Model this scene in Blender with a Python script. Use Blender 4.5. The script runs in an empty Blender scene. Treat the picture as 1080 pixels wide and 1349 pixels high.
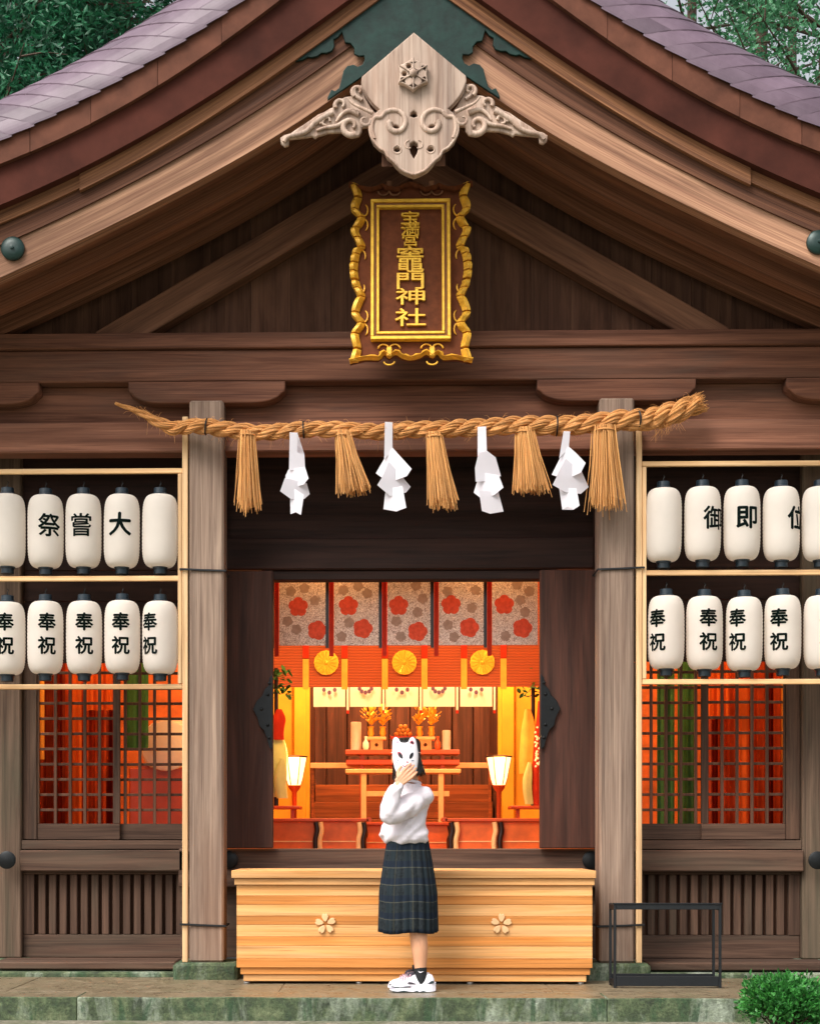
import bpy, bmesh, math, random
import numpy as np
from mathutils import Vector, Matrix, noise
rnd = random.Random(7)
R = math.radians
SC = bpy.context.scene
COL = SC.collection

# ------------------------------------------------------------------ camera, sky, sun, exposure
F = 2080.0                      # focal length in photograph pixels (1080 wide)
CX, CY, CZ = -0.2, -10.0, 0.985
YAW = R(1.2)
TX, TY = 0.0388, 0.2046
cam_d = bpy.data.cameras.new('camera'); cam = bpy.data.objects.new('camera', cam_d); COL.objects.link(cam)
cam.location = (CX, CY, CZ); cam.rotation_euler = (R(90), 0, YAW)
cam_d.sensor_fit = 'VERTICAL'; cam_d.sensor_height = 36.0; cam_d.lens = F / 1349 * 36
cam_d.shift_x = TX * F / 1349; cam_d.shift_y = TY * F / 1349
cam_d.clip_start = 0.05; cam_d.clip_end = 500
SC.camera = cam

wd = bpy.data.worlds.new('World'); SC.world = wd; wd.use_nodes = True
wn = wd.node_tree.nodes; wl = wd.node_tree.links; wn.clear()
SUN_EL, SUN_ROT = R(50), R(217)
sky = wn.new('ShaderNodeTexSky'); sky.sky_type = 'NISHITA'; sky.sun_disc = False
sky.sun_elevation = SUN_EL; sky.sun_rotation = SUN_ROT; sky.dust_density = 5.0; sky.air_density = 1.0; sky.ozone_density = 0.6
bg = wn.new('ShaderNodeBackground'); bg.inputs[1].default_value = 0.15
wo = wn.new('ShaderNodeOutputWorld')
hs = wn.new('ShaderNodeHueSaturation'); hs.inputs['Saturation'].default_value = .22     # overcast: the cloud layer greys the sky
wl.new(sky.outputs[0], hs.inputs['Color']); wl.new(hs.outputs[0], bg.inputs[0]); wl.new(bg.outputs[0], wo.inputs[0])
sd = bpy.data.lights.new('sun', 'SUN'); sun = bpy.data.objects.new('sun', sd); COL.objects.link(sun)
sd.energy = 1.5; sd.angle = R(25); sd.color = (1, .92, .83)
# light comes from the front left, high: direction to the sun
_sx, _sy, _sz = -math.cos(SUN_EL) * 0.6, -math.cos(SUN_EL) * 0.8, math.sin(SUN_EL)
sun.rotation_euler = Vector((_sx, _sy, _sz)).to_track_quat('Z', 'Y').to_euler()
SC.view_settings.view_transform = 'Standard'; SC.view_settings.look = 'None'
SC.view_settings.exposure = 0.65; SC.view_settings.gamma = 1.0; SC.view_settings.use_curve_mapping = False
SC.cycles.use_denoising = True
SC.cycles.max_bounces = 8

# ------------------------------------------------------------------ measuring: pixel of the photograph -> point on the plane y = Y
_c, _s = math.cos(YAW), math.sin(YAW)
def W(px, py, Y):
    u = (px - 540) / F + TX; v = (674.5 - py) / F + TY
    dx = _c * u - _s; dy = _s * u + _c
    t = (Y - CY) / dy
    return CX + dx * t, CZ + v * t
def HX(pl, pr, Y): return (W(pr, 700, Y)[0] - W(pl, 700, Y)[0]) / 2
def Z(py, Y): return W(541, py, Y)[1]
def X(px, Y): return W(px, 700, Y)[0]

# ------------------------------------------------------------------ materials
MATS = {}
def new_mat(name):
    m = bpy.data.materials.new(name); m.use_nodes = True
    nt = m.node_tree; b = nt.nodes['Principled BSDF']; MATS[name] = m
    return m, nt, b
def lin(c):
    return tuple((x / 12.92 if x <= .04045 else ((x + .055) / 1.055) ** 2.4) for x in c)
def H(h):
    h = h.lstrip('#'); return lin(tuple(int(h[i:i + 2], 16) / 255 for i in (0, 2, 4))) + (1,)
def ramp(nt, fac, stops):
    r = nt.nodes.new('ShaderNodeValToRGB'); e = r.color_ramp.elements
    e[0].position, e[0].color = stops[0]; e[1].position, e[1].color = stops[-1]
    for p, c in stops[1:-1]:
        k = e.new(p); k.color = c
    nt.links.new(fac, r.inputs[0]); return r.outputs[0]
def coords(nt, scale, out='Object', rand=True):
    tc = nt.nodes.new('ShaderNodeTexCoord'); mp = nt.nodes.new('ShaderNodeMapping')
    mp.inputs['Scale'].default_value = scale
    src = tc.outputs[out]
    if rand:
        oi = nt.nodes.new('ShaderNodeObjectInfo'); va = nt.nodes.new('ShaderNodeVectorMath'); va.operation = 'MULTIPLY_ADD'
        cb = nt.nodes.new('ShaderNodeCombineXYZ')
        for i in range(3): nt.links.new(oi.outputs['Random'], cb.inputs[i])
        va.inputs[1].default_value = (13.7, 7.3, 19.1)
        nt.links.new(cb.outputs[0], va.inputs[0]); nt.links.new(src, va.inputs[2]); src = va.outputs[0]
    nt.links.new(src, mp.inputs[0]); return mp.outputs[0]
def noise_n(nt, vec, scale, detail=6, rough=.6, dist=0.0):
    n = nt.nodes.new('ShaderNodeTexNoise'); n.inputs['Scale'].default_value = scale; n.inputs['Detail'].default_value = detail
    n.inputs['Roughness'].default_value = rough; n.inputs['Distortion'].default_value = dist
    nt.links.new(vec, n.inputs['Vector']); return n.outputs['Fac']
def mixc(nt, fac, a, b, mode='MIX'):
    m = nt.nodes.new('ShaderNodeMix'); m.data_type = 'RGBA'; m.blend_type = mode
    if isinstance(fac, float): m.inputs[0].default_value = fac
    else: nt.links.new(fac, m.inputs[0])
    for i, v in ((6, a), (7, b)):
        if isinstance(v, tuple): m.inputs[i].default_value = v
        else: nt.links.new(v, m.inputs[i])
    return m.outputs[2]
def bump(nt, b, h, strength=.3, dist=.01):
    n = nt.nodes.new('ShaderNodeBump'); n.inputs['Strength'].default_value = strength; n.inputs['Distance'].default_value = dist
    nt.links.new(h, n.inputs['Height']); nt.links.new(n.outputs[0], b.inputs['Normal'])
def wood(name, lo, hi, axis='X', fine=26.0, rough=.6, stain=None, stain_amt=.5, bs=.25, uv=None):
    m, nt, b = new_mat(name)
    sc = {'X': (1.1, fine, fine), 'Y': (fine, 1.1, fine), 'Z': (fine, fine, 1.1)}[axis]
    if uv: sc = uv
    ou = 'UV' if uv else 'Object'
    v = coords(nt, sc, ou); g = noise_n(nt, v, 1.0, 7, .62, .7)
    v2 = coords(nt, tuple(.28 * k for k in sc), ou); g2 = noise_n(nt, v2, 1.0, 4, .55, 1.2)
    mid = tuple((a + c) / 2 for a, c in zip(H(lo), H(hi)))
    col = ramp(nt, g, [(.28, H(lo)), (.5, mid), (.72, H(hi))])
    dark = ramp(nt, g2, [(.3, (.62, .6, .6, 1)), (.6, (1.08, 1.05, 1.02, 1))])
    col = mixc(nt, 1.0, col, dark, 'MULTIPLY')
    vc = coords(nt, tuple(k * (.35 if k == min(sc[:2] if uv else sc) else 1.9) for k in sc), ou); gc = noise_n(nt, vc, 1.0, 3, .5, .4)
    crk = ramp(nt, gc, [(.46, (1, 1, 1, 1)), (.492, (.62, .58, .56, 1)), (.53, (1, 1, 1, 1))])
    col = mixc(nt, .8, col, crk, 'MULTIPLY')
    if stain:
        vs = coords(nt, (uv[0] * .5, uv[1] * .14, 1), 'UV') if uv else coords(nt, {'X': (.5, 3, 3), 'Y': (3, .5, 3), 'Z': (3, 3, .6)}[axis]); gs = noise_n(nt, vs, 1.3, 6, .65, .5)
        f = ramp(nt, gs, [(.5, (0, 0, 0, 1)), (.68, (stain_amt,) * 3 + (1,))])
        col = mixc(nt, f, col, H(stain))
    oi = nt.nodes.new('ShaderNodeObjectInfo')
    br = ramp(nt, oi.outputs['Random'], [(0, (.86, .86, .86, 1)), (1, (1.1, 1.1, 1.1, 1))])
    col = mixc(nt, 1.0, col, br, 'MULTIPLY')
    nt.links.new(col, b.inputs['Base Color']); nt.links.new(ramp(nt, g2, [(.3, (min(1, rough + .25),) * 3 + (1,)), (.7, (rough + .05,) * 3 + (1,))]), b.inputs['Roughness']); b.inputs['Specular IOR Level'].default_value = .3
    bump(nt, b, g, bs, .006)
    return m
def plain(name, c, rough=.6, metal=0.0, var=.12, nscale=9.0, bs=.0, spec=None, trans=0.0):
    m, nt, b = new_mat(name); v = coords(nt, (1, 1, 1)); g = noise_n(nt, v, nscale, 6, .6)
    hc = H(c); a = tuple(max(0, x * (1 - var)) for x in hc[:3]) + (1,); d = tuple(min(1, x * (1 + var)) for x in hc[:3]) + (1,)
    nt.links.new(ramp(nt, g, [(.3, a), (.7, d)]), b.inputs['Base Color'])
    b.inputs['Roughness'].default_value = rough; b.inputs['Metallic'].default_value = metal
    if spec is not None: b.inputs['Specular IOR Level'].default_value = spec
    if bs: bump(nt, b, g, bs, .01)
    if trans:
        tr = nt.nodes.new('ShaderNodeBsdfTranslucent'); tr.inputs[0].default_value = hc
        mx = nt.nodes.new('ShaderNodeMixShader'); mx.inputs[0].default_value = trans
        out = nt.nodes['Material Output']
        nt.links.new(b.outputs[0], mx.inputs[1]); nt.links.new(tr.outputs[0], mx.inputs[2]); nt.links.new(mx.outputs[0], out.inputs[0])
    return m
def glow(name, c, strength):
    m, nt, b = new_mat(name); b.inputs['Base Color'].default_value = H(c); b.inputs['Emission Color'].default_value = H(c)
    b.inputs['Emission Strength'].default_value = strength; return m

wood('beam_wood', '#573527', '#8d5f49', 'X', 24, .65, '#604a3e', .45)
wood('tie_wood', '#6c4637', '#a27059', 'X', 22, .65, '#70564a', .45)
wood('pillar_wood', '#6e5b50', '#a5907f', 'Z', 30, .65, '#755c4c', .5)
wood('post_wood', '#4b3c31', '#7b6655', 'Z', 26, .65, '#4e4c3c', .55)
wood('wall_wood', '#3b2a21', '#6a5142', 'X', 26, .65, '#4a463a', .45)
wood('wall_wood_v', '#3a2a21', '#684f40', 'Z', 26, .65, '#484437', .45)
wood('gable_plank', '#452d22', '#664736', 'Z', 14, .75, '#7d5843', .3)
wood('lattice_wood', '#4c3226', '#74503d', 'Z', 24, .65)
plain('hall_orange', '#b85f22', .7, 0, .35, 5)
wood('brace_wood', '#583a2a', '#8c634b', 'X', 12, .7, '#634636', .4)
wood('barge_wood', '#765141', '#c69b7c', 'X', 11, .65, '#5f4233', .65, .25, (4, 55, 1))
wood('band_wood', '#46291d', '#7d543d', 'X', 11, .65, '#3f2a21', .6, .25, (4, 55, 1))
wood('mould_wood', '#65402d', '#a57450', 'X', 12, .65, '#553a2c', .5, .25, (4, 40, 1))
wood('soffit_wood', '#583625', '#94644a', 'X', 12, .65, '#4a2e22', .4, .25, (5, 60, 1))
wood('carve_wood', '#a08676', '#d6c2b2', 'Z', 16, .6, '#a0745e', .5)
wood('door_wood', '#2b1912', '#563428', 'Z', 20, .6, '#3f2a22', .4)
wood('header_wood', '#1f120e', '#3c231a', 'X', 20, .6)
wood('box_light', '#e0a05a', '#f0be84', 'X', 26, .5, '#d6924a', .4, .12)
wood('box_dark', '#cc8038', '#e2a05a', 'X', 26, .5, '#bd6f2a', .4, .12)
wood('pole_wood', '#d8ab78', '#f2d2a4', 'Z', 30, .5, '#c08a58', .3, .1)
wood('bar_wood', '#dbab74', '#f2cf9e', 'X', 30, .5, '#b67a48', .25, .1)
wood('hall_wood', '#6b3517', '#a85e2c', 'X', 20, .5)
wood('hall_dark', '#3a2118', '#6a4030', 'Z', 16, .5)
plain('roof_red', '#47251d', .85, 0, .4, 3.0, .15, .15)
plain('roof_red_light', '#613c2e', .8, 0, .35, 5.0, .15, .2)
plain('copper_green', '#0f2b26', .55, .1, .45, 14, .25, .3)
plain('dark_green_cap', '#152f2b', .4, .2, .3, 14, .1)
plain('black_iron', '#15181a', .45, .5, .3, 20, .1)
plain('black_paint', '#12161a', .45, .1, .2, 20)
plain('collar', '#1d2a33', .3, .1, .2, 20)
plain('gold', '#f5b83c', .35, .35, .25, 20, .1)
plain('gold_rim', '#f2ad38', .4, .25, .35, 30, .1)
plain('plaque_brown', '#62341d', .8, 0, .25, 18, .1, .2)
plain('paper', '#f5eee5', .75, 0, .06, 5, 0, .3, .5)
plain('shide_paper', '#f0eef3', .7, 0, .02, 6, 0, .3, .4)
plain('ink', '#0a1412', .95, 0, .2, 20, 0, .05)
plain('blouse', '#dfd8de', .85, 0, .03, 6, 0, .2)
plain('skin', '#d9a07c', .5, 0, .06, 12)
plain('hair', '#181414', .4, 0, .3, 60, .3)
plain('sock', '#14171c', .8, 0, .2, 50, .2)
plain('shoe_white', '#e9e6ee', .5, 0, .04, 20)
plain('shoe_dark', '#1f3134', .5, 0, .2, 20)
plain('shoe_grey', '#3c3440', .5, 0, .2, 20)
plain('mask_white', '#f3eff4', .35, 0, .02, 10)
plain('mask_red', '#b0304a', .5, 0, .1, 10)
plain('mask_pink', '#d9a9b8', .5, 0, .1, 10)
plain('mask_dark', '#101218', .5, 0, .1, 10)
plain('mask_blue', '#6d7d92', .5, 0, .1, 10)
plain('silver', '#c8c8c8', .3, .8, .1, 10)
plain('flower_wood', '#e3b987', .5, 0, .1, 14)
# hall fabrics and fittings
plain('crimson', '#b8321d', .8, 0, .2, 14, 0, .2, .25)
plain('drape_red', '#a8421d', .8, 0, .4, 7, 0, .2, .3)
plain('drape_orange', '#d96a2a', .8, 0, .25, 3, 0, .2, .3)
plain('drape_green', '#3c6b3d', .8, 0, .3, 8, 0, .2, .2)
plain('yellow_wall', '#dda01e', .7, 0, .15, 3)
plain('cream_cloth', '#fdf6e8', .8, 0, .04, 8, 0, .2, .3)
plain('strap_yellow', '#d99a3a', .7, 0, .15, 12)
plain('red_lacquer', '#b5461d', .35, 0, .15, 8)
plain('dark_lacquer', '#23120d', .3, 0, .15, 8)
plain('pale_wood', '#e2b478', .5, 0, .12, 14)
plain('purple', '#5d4560', .7, 0, .2, 14)
plain('floor_hall', '#9b5a2c', .35, 0, .2, 6)
plain('bark', '#4a3a2e', .85, 0, .35, 12, .5)
glow('lamp_paper', '#ffcf8c', 1.9)
plain('drape_deep', '#7d2d14', .8, 0, .4, 6, 0, .2, .2)
plain('table_orange', '#d8611f', .45, 0, .2, 8)
plain('fruit_orange', '#c98a3a', .6, 0, .2, 20)
glow('hall_lamp_glass', '#ffb46a', 4.0)
def brocade():
    m, nt, b = new_mat('brocade'); v = coords(nt, (1, 1, 1)); g = noise_n(nt, v, 70, 3, .6, 2.5)
    vo = nt.nodes.new('ShaderNodeTexVoronoi'); vo.inputs['Scale'].default_value = 90; nt.links.new(v, vo.inputs['Vector'])
    c = ramp(nt, g, [(.42, H('#7f6f69')), (.5, H('#b8aaa2')), (.6, H('#dcd2ca'))])
    nt.links.new(c, b.inputs['Base Color']); b.inputs['Roughness'].default_value = .7
    tr = nt.nodes.new('ShaderNodeBsdfTranslucent'); nt.links.new(c, tr.inputs[0]); mx = nt.nodes.new('ShaderNodeMixShader'); mx.inputs[0].default_value = .13
    nt.links.new(b.outputs[0], mx.inputs[1]); nt.links.new(tr.outputs[0], mx.inputs[2]); nt.links.new(mx.outputs[0], nt.nodes['Material Output'].inputs[0])
brocade()
plain('print_red', '#bd4a33', .8, 0, .3, 34, 0, .2, .12)
plain('print_taupe', '#8c7a70', .8, 0, .2, 24, 0, .2, .14)
def blind():
    m, nt, b = new_mat('bamboo_blind'); v = coords(nt, (1, 1, 1), rand=False)
    w = nt.nodes.new('ShaderNodeTexWave'); w.bands_direction = 'Z'; w.inputs['Scale'].default_value = 24; w.inputs['Distortion'].default_value = 1.5
    w.inputs['Detail'].default_value = 1; nt.links.new(v, w.inputs['Vector'])
    c = ramp(nt, w.outputs['Fac'], [(.2, H('#6b240b')), (.8, H('#a84e20'))])
    nt.links.new(c, b.inputs['Base Color']); b.inputs['Roughness'].default_value = .6; bump(nt, b, w.outputs['Fac'], .4, .01)
blind()
def stone(name, top):
    m, nt, b = new_mat(name); v = coords(nt, (1, 1, 1)); g = noise_n(nt, v, 9, 8, .7, .4)
    vs = coords(nt, (2.2, 2.2, .6)); gs = noise_n(nt, vs, 1.6, 7, .68, .5)
    fine = noise_n(nt, v, 60, 4, .7)
    if top:
        c = ramp(nt, g, [(.25, H('#665a48')), (.5, H('#7d7059')), (.75, H('#958770'))])
        c = mixc(nt, ramp(nt, gs, [(.5, (0, 0, 0, 1)), (.7, (.5, .5, .5, 1))]), c, H('#7c7a5e'))
    else:
        c = ramp(nt, g, [(.3, H('#232d20')), (.5, H('#4a583c')), (.72, H('#77805f'))])
        c = mixc(nt, ramp(nt, gs, [(.5, (0, 0, 0, 1)), (.66, (.8, .8, .8, 1))]), c, H('#a3ad9c'))
        c = mixc(nt, ramp(nt, noise_n(nt, vs, 2.7, 6, .7, .8), [(.5, (0, 0, 0, 1)), (.62, (.8, .8, .8, 1))]), c, H('#2c4a2e'))
    c = mixc(nt, .85, c, ramp(nt, fine, [(.35, (.55, .55, .55, 1)), (.65, (1.25, 1.25, 1.25, 1))]), 'MULTIPLY')
    nt.links.new(c, b.inputs['Base Color'])
    rr = ramp(nt, g, [(.35, (.22,) * 3 + (1,)), (.65, (.55,) * 3 + (1,))]) if top else ramp(nt, g, [(.3, (.7,) * 3 + (1,)), (.7, (.95,) * 3 + (1,))])
    nt.links.new(rr, b.inputs['Roughness'])
    bump(nt, b, fine, .8 if not top else .3, .01)
stone('stone_top', True); stone('stone_mossy', False)
def ground_mat():
    m, nt, b = new_mat('ground_soil'); v = coords(nt, (1, 1, 1), rand=False); g = noise_n(nt, v, 30, 8, .7)
    g2 = noise_n(nt, v, 2.0, 5, .6)
    c = ramp(nt, g, [(.3, H('#4f4b40')), (.55, H('#857f6e')), (.75, H('#b0aa98'))])
    c = mixc(nt, ramp(nt, g2, [(.45, (0, 0, 0, 1)), (.6, (.7, .7, .7, 1))]), c, H('#4c5a34'))
    nt.links.new(c, b.inputs['Base Color']); b.inputs['Roughness'].default_value = .9; bump(nt, b, g, .6, .02)
ground_mat()
def tile_mat():
    m, nt, b = new_mat('roof_copper'); v = coords(nt, (1, 1, 1)); g = noise_n(nt, v, 5, 6, .6)
    oi = nt.nodes.new('ShaderNodeObjectInfo')
    c = ramp(nt, g, [(.3, H('#54424f')), (.7, H('#6e5c69'))])
    c = mixc(nt, 1.0, c, ramp(nt, oi.outputs['Random'], [(0, (.8, .78, .8, 1)), (1, (1.12, 1.1, 1.12, 1))]), 'MULTIPLY')
    nt.links.new(c, b.inputs['Base Color']); b.inputs['Roughness'].default_value = .5
    bump(nt, b, g, .08, .01)
tile_mat()
def straw_mat(name, stops):
    m, nt, b = new_mat(name); tc = nt.nodes.new('ShaderNodeTexCoord')
    mp = nt.nodes.new('ShaderNodeMapping'); mp.inputs['Scale'].default_value = (3, 60, 1); nt.links.new(tc.outputs['UV'], mp.inputs[0])
    g = noise_n(nt, mp.outputs[0], 1.0, 5, .65, .3)
    c = ramp(nt, g, [(p, H(k)) for p, k in zip((.28, .5, .72), stops)])
    gi = nt.nodes.new('ShaderNodeNewGeometry'); c = mixc(nt, 1.0, c, ramp(nt, gi.outputs['Random Per Island'], [(0, (.75, .7, .65, 1)), (1, (1.3, 1.25, 1.2, 1))]), 'MULTIPLY')
    nt.links.new(c, b.inputs['Base Color']); b.inputs['Roughness'].default_value = .5; bump(nt, b, g, .8, .01)
straw_mat('straw', ('#a0622a', '#e2a05a', '#f7ca90'))
straw_mat('straw_tassel', ('#bf7a38', '#edae62', '#fdd59c'))
def plaid_mat():
    m, nt, b = new_mat('plaid'); tc = nt.nodes.new('ShaderNodeTexCoord'); sp = nt.nodes.new('ShaderNodeSeparateXYZ')
    nt.links.new(tc.outputs['UV'], sp.inputs[0])
    def line(src, per, wid, off):
        a = nt.nodes.new('ShaderNodeMath'); a.operation = 'ADD'; a.inputs[1].default_value = off; nt.links.new(src, a.inputs[0])
        mo = nt.nodes.new('ShaderNodeMath'); mo.operation = 'PINGPONG'; mo.inputs[1].default_value = per / 2; nt.links.new(a.outputs[0], mo.inputs[0])
        l = nt.nodes.new('ShaderNodeMath'); l.operation = 'LESS_THAN'; l.inputs[1].default_value = wid; nt.links.new(mo.outputs[0], l.inputs[0])
        return l.outputs[0]
    v = coords(nt, (1, 1, 1), rand=False); n1 = noise_n(nt, v, 60, 3, .6)
    base = ramp(nt, n1, [(.3, H('#1a1e22')), (.7, H('#2c3336'))])
    base = mixc(nt, line(sp.outputs[0], .12, .02, .03), base, H('#232c31'))
    base = mixc(nt, line(sp.outputs[1], .107, .022, .02), base, H('#1d2530'))
    def soft(l, k):
        mm = nt.nodes.new('ShaderNodeMath'); mm.operation = 'MULTIPLY'; mm.inputs[1].default_value = k; nt.links.new(l, mm.inputs[0]); return mm.outputs[0]
    base = mixc(nt, soft(line(sp.outputs[1], .107, .0028, .0), .26), base, H('#7c7a64'))
    base = mixc(nt, soft(line(sp.outputs[0], .12, .003, .0), .15), base, H('#6f6a50'))
    nt.links.new(base, b.inputs['Base Color']); b.inputs['Roughness'].default_value = .9; b.inputs['Specular IOR Level'].default_value = .15
plaid_mat()
def leaf_mat(name, a, c2):
    m, nt, b = new_mat(name); v = coords(nt, (1, 1, 1), rand=False); g = noise_n(nt, v, 1.5 if 'tree' in name else 25, 4, .6)
    gi = nt.nodes.new('ShaderNodeNewGeometry')
    f = nt.nodes.new('ShaderNodeMath'); f.operation = 'MULTIPLY_ADD'; f.inputs[1].default_value = .5; nt.links.new(gi.outputs['Random Per Island'], f.inputs[0])
    hf = nt.nodes.new('ShaderNodeMath'); hf.operation = 'MULTIPLY'; hf.inputs[1].default_value = .6; nt.links.new(g, hf.inputs[0]); nt.links.new(hf.outputs[0], f.inputs[2])
    col = ramp(nt, f.outputs[0], [(.2, H(a)), (.8, H(c2))])
    nt.links.new(col, b.inputs['Base Color']); b.inputs['Roughness'].default_value = .45
    tr = nt.nodes.new('ShaderNodeBsdfTranslucent'); nt.links.new(col, tr.inputs[0])
    mx = nt.nodes.new('ShaderNodeMixShader'); mx.inputs[0].default_value = .3
    nt.links.new(b.outputs[0], mx.inputs[1]); nt.links.new(tr.outputs[0], mx.inputs[2]); nt.links.new(mx.outputs[0], nt.nodes['Material Output'].inputs[0])
leaf_mat('shrub_leaf', '#123f1c', '#4a9a44'); leaf_mat('tree_leaf_dark', '#0f3d2c', '#2f7a52'); leaf_mat('tree_leaf', '#215a3f', '#5a9a6c')

# ------------------------------------------------------------------ geometry helpers
OFF = {}
def finish(name, me, mat, parent=None, smooth=False):
    o = bpy.data.objects.new(name, me); COL.objects.link(o)
    if mat and not me.materials: me.materials.append(MATS[mat])
    if smooth is True:
        for p in me.polygons: p.use_smooth = True
    elif smooth: smooth_by_angle(me, smooth)
    if parent is not None: attach(o, parent)
    return o
def attach(o, parent):
    o.parent = parent
    L = OFF.get(parent.name)
    if L is not None: o.matrix_parent_inverse = L.inverted()
def smooth_by_angle(me, ang):
    bm = bmesh.new(); bm.from_mesh(me)
    for f in bm.faces: f.smooth = True
    for e in bm.edges:
        if len(e.link_faces) == 2 and e.calc_face_angle(0) > R(ang): e.smooth = False
    bm.to_mesh(me); bm.free()
def thing(name, label, cat, loc=(0, 0, 0), group=None):
    o = bpy.data.objects.new(name, None); COL.objects.link(o); o.location = loc; o.empty_display_size = .2
    OFF[o.name] = Matrix.Translation(loc); tag(o, label, cat, group); return o
def tag(o, label, cat, group=None):
    o['label'] = label; o['category'] = cat
    if group: o['group'] = group
    return o
def tomesh(bm, name='m'):
    me = bpy.data.meshes.new(name); bmesh.ops.recalc_face_normals(bm, faces=bm.faces[:]); bm.to_mesh(me); bm.free(); return me
def raw(vs, fs, name='m'):
    bm = bmesh.new(); bv = [bm.verts.new(v) for v in vs]
    for f in fs:
        try: bm.faces.new([bv[i] for i in f])
        except ValueError: pass
    return bm
def add_box(bm, x0, x1, y0, y1, z0, z1, bev=0.0):
    vs = [bm.verts.new(p) for p in ((x0, y0, z0), (x1, y0, z0), (x1, y1, z0), (x0, y1, z0), (x0, y0, z1), (x1, y0, z1), (x1, y1, z1), (x0, y1, z1))]
    fs = [bm.faces.new([vs[i] for i in f]) for f in ((0, 3, 2, 1), (4, 5, 6, 7), (0, 1, 5, 4), (1, 2, 6, 5), (2, 3, 7, 6), (3, 0, 4, 7))]
    if bev:
        es = list({e for f in fs for e in f.edges})
        bmesh.ops.bevel(bm, geom=es, offset=bev, segments=1, affect='EDGES', profile=.5)
def box(name, x0, x1, y0, y1, z0, z1, mat, parent=None, bev=.004):
    x0, x1 = min(x0, x1), max(x0, x1); y0, y1 = min(y0, y1), max(y0, y1); z0, z1 = min(z0, z1), max(z0, z1)
    bm = bmesh.new(); add_box(bm, x0, x1, y0, y1, z0, z1, bev); return finish(name, tomesh(bm), mat, parent)
def boxes(name, lst, mat, parent=None, bev=0.0):
    bm = bmesh.new()
    for b in lst: add_box(bm, *b, bev)
    return finish(name, tomesh(bm), mat, parent)
def bar(name, p, q, w, h, mat, parent=None, up=(0, 1, 0), bev=.004):
    "box along p->q; w across, h along 'up'"
    p, q = Vector(p), Vector(q); d = (q - p); L = d.length; d.normalize(); u = Vector(up); u = (u - d * u.dot(d)).normalized(); s = d.cross(u)
    bm = bmesh.new(); add_box(bm, 0, L, -w / 2, w / 2, -h / 2, h / 2, bev)
    M = Matrix((d, s, u)).transposed().to_4x4(); M.translation = p
    o = finish(name, tomesh(bm), mat, parent); o.matrix_basis = M; return o
def loft_bm(rings, cap=True, closed=True, bm=None, uvper=None):
    "rings: list of lists of points, same count"
    bm = bm or bmesh.new(); uvl = bm.loops.layers.uv.verify(); n = len(rings[0]); V = [[bm.verts.new(p) for p in r] for r in rings]
    m = n if closed else n - 1
    for i in range(len(rings) - 1):
        for j in range(m):
            k = (j + 1) % n
            f = bm.faces.new((V[i][j], V[i][k], V[i + 1][k], V[i + 1][j]))
            for l, (a, b_) in zip(f.loops, ((i, j), (i, j + 1), (i + 1, j + 1), (i + 1, j))):
                l[uvl].uv = (a / max(1, len(rings) - 1) * (uvper or 1), b_ / m)
    if cap and closed:
        try:
            bm.faces.new(V[0]); bm.faces.new(V[-1])
        except ValueError: pass
    return bm
def frames(pts):
    pts = [Vector(p) for p in pts]; out = []; n = len(pts); prev = None
    for i in range(n):
        t = (pts[min(i + 1, n - 1)] - pts[max(i - 1, 0)]).normalized()
        if prev is None:
            a = Vector((0, 0, 1)) if abs(t.z) < .9 else Vector((1, 0, 0)); u = (a - t * a.dot(t)).normalized()
        else: u = (prev - t * prev.dot(t)).normalized()
        prev = u; out.append((pts[i], t, u, t.cross(u)))
    return out
def tube_bm(pts, rad, sides=8, bm=None, uvper=None, ell=1.0):
    rings = []; fr = frames(pts)
    for i, (p, t, u, w) in enumerate(fr):
        r = rad[i] if isinstance(rad, (list, tuple)) else rad
        rings.append([p + (u * math.cos(a) + w * math.sin(a) * ell) * r for a in (2 * math.pi * k / sides for k in range(sides))])
    return loft_bm(rings, True, True, bm, uvper)
def tube(name, pts, rad, mat, parent=None, sides=8): return finish(name, tomesh(tube_bm(pts, rad, sides)), mat, parent, 50)
def lathe_bm(prof, n=24, center=(0, 0, 0), bm=None):
    cx, cy, cz = center
    return loft_bm([[(cx + r * math.cos(2 * math.pi * k / n), cy + r * math.sin(2 * math.pi * k / n), cz + z) for k in range(n)] for r, z in prof], True, True, bm)
def lathe(name, prof, mat, parent=None, n=24, center=(0, 0, 0), smooth=40): return finish(name, tomesh(lathe_bm(prof, n, center)), mat, parent, smooth)
def smooth_line(pts, n=8, closed=False):
    "Catmull-Rom through 2D/3D points"
    P = [Vector(p) for p in pts]; N = len(P); out = []
    rng = range(N if closed else N - 1)
    for i in rng:
        p0 = P[(i - 1) % N] if closed or i > 0 else P[i] * 2 - P[i + 1]
        p1, p2 = P[i], P[(i + 1) % N]
        p3 = P[(i + 2) % N] if closed or i + 2 < N else P[i + 1] * 2 - P[i]
        for k in range(n):
            t = k / n
            out.append(.5 * ((2 * p1) + (p2 - p0) * t + (2 * p0 - 5 * p1 + 4 * p2 - p3) * t * t + (3 * p1 - p0 - 3 * p2 + p3) * t ** 3))
    if not closed: out.append(P[-1])
    return out
def from_curve(cu):
    o = bpy.data.objects.new('tmp', cu); COL.objects.link(o); bpy.context.view_layer.update()
    me = bpy.data.meshes.new_from_object(o.evaluated_get(bpy.context.evaluated_depsgraph_get()))
    bpy.data.objects.remove(o); bpy.data.curves.remove(cu); me.materials.clear(); return me
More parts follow.
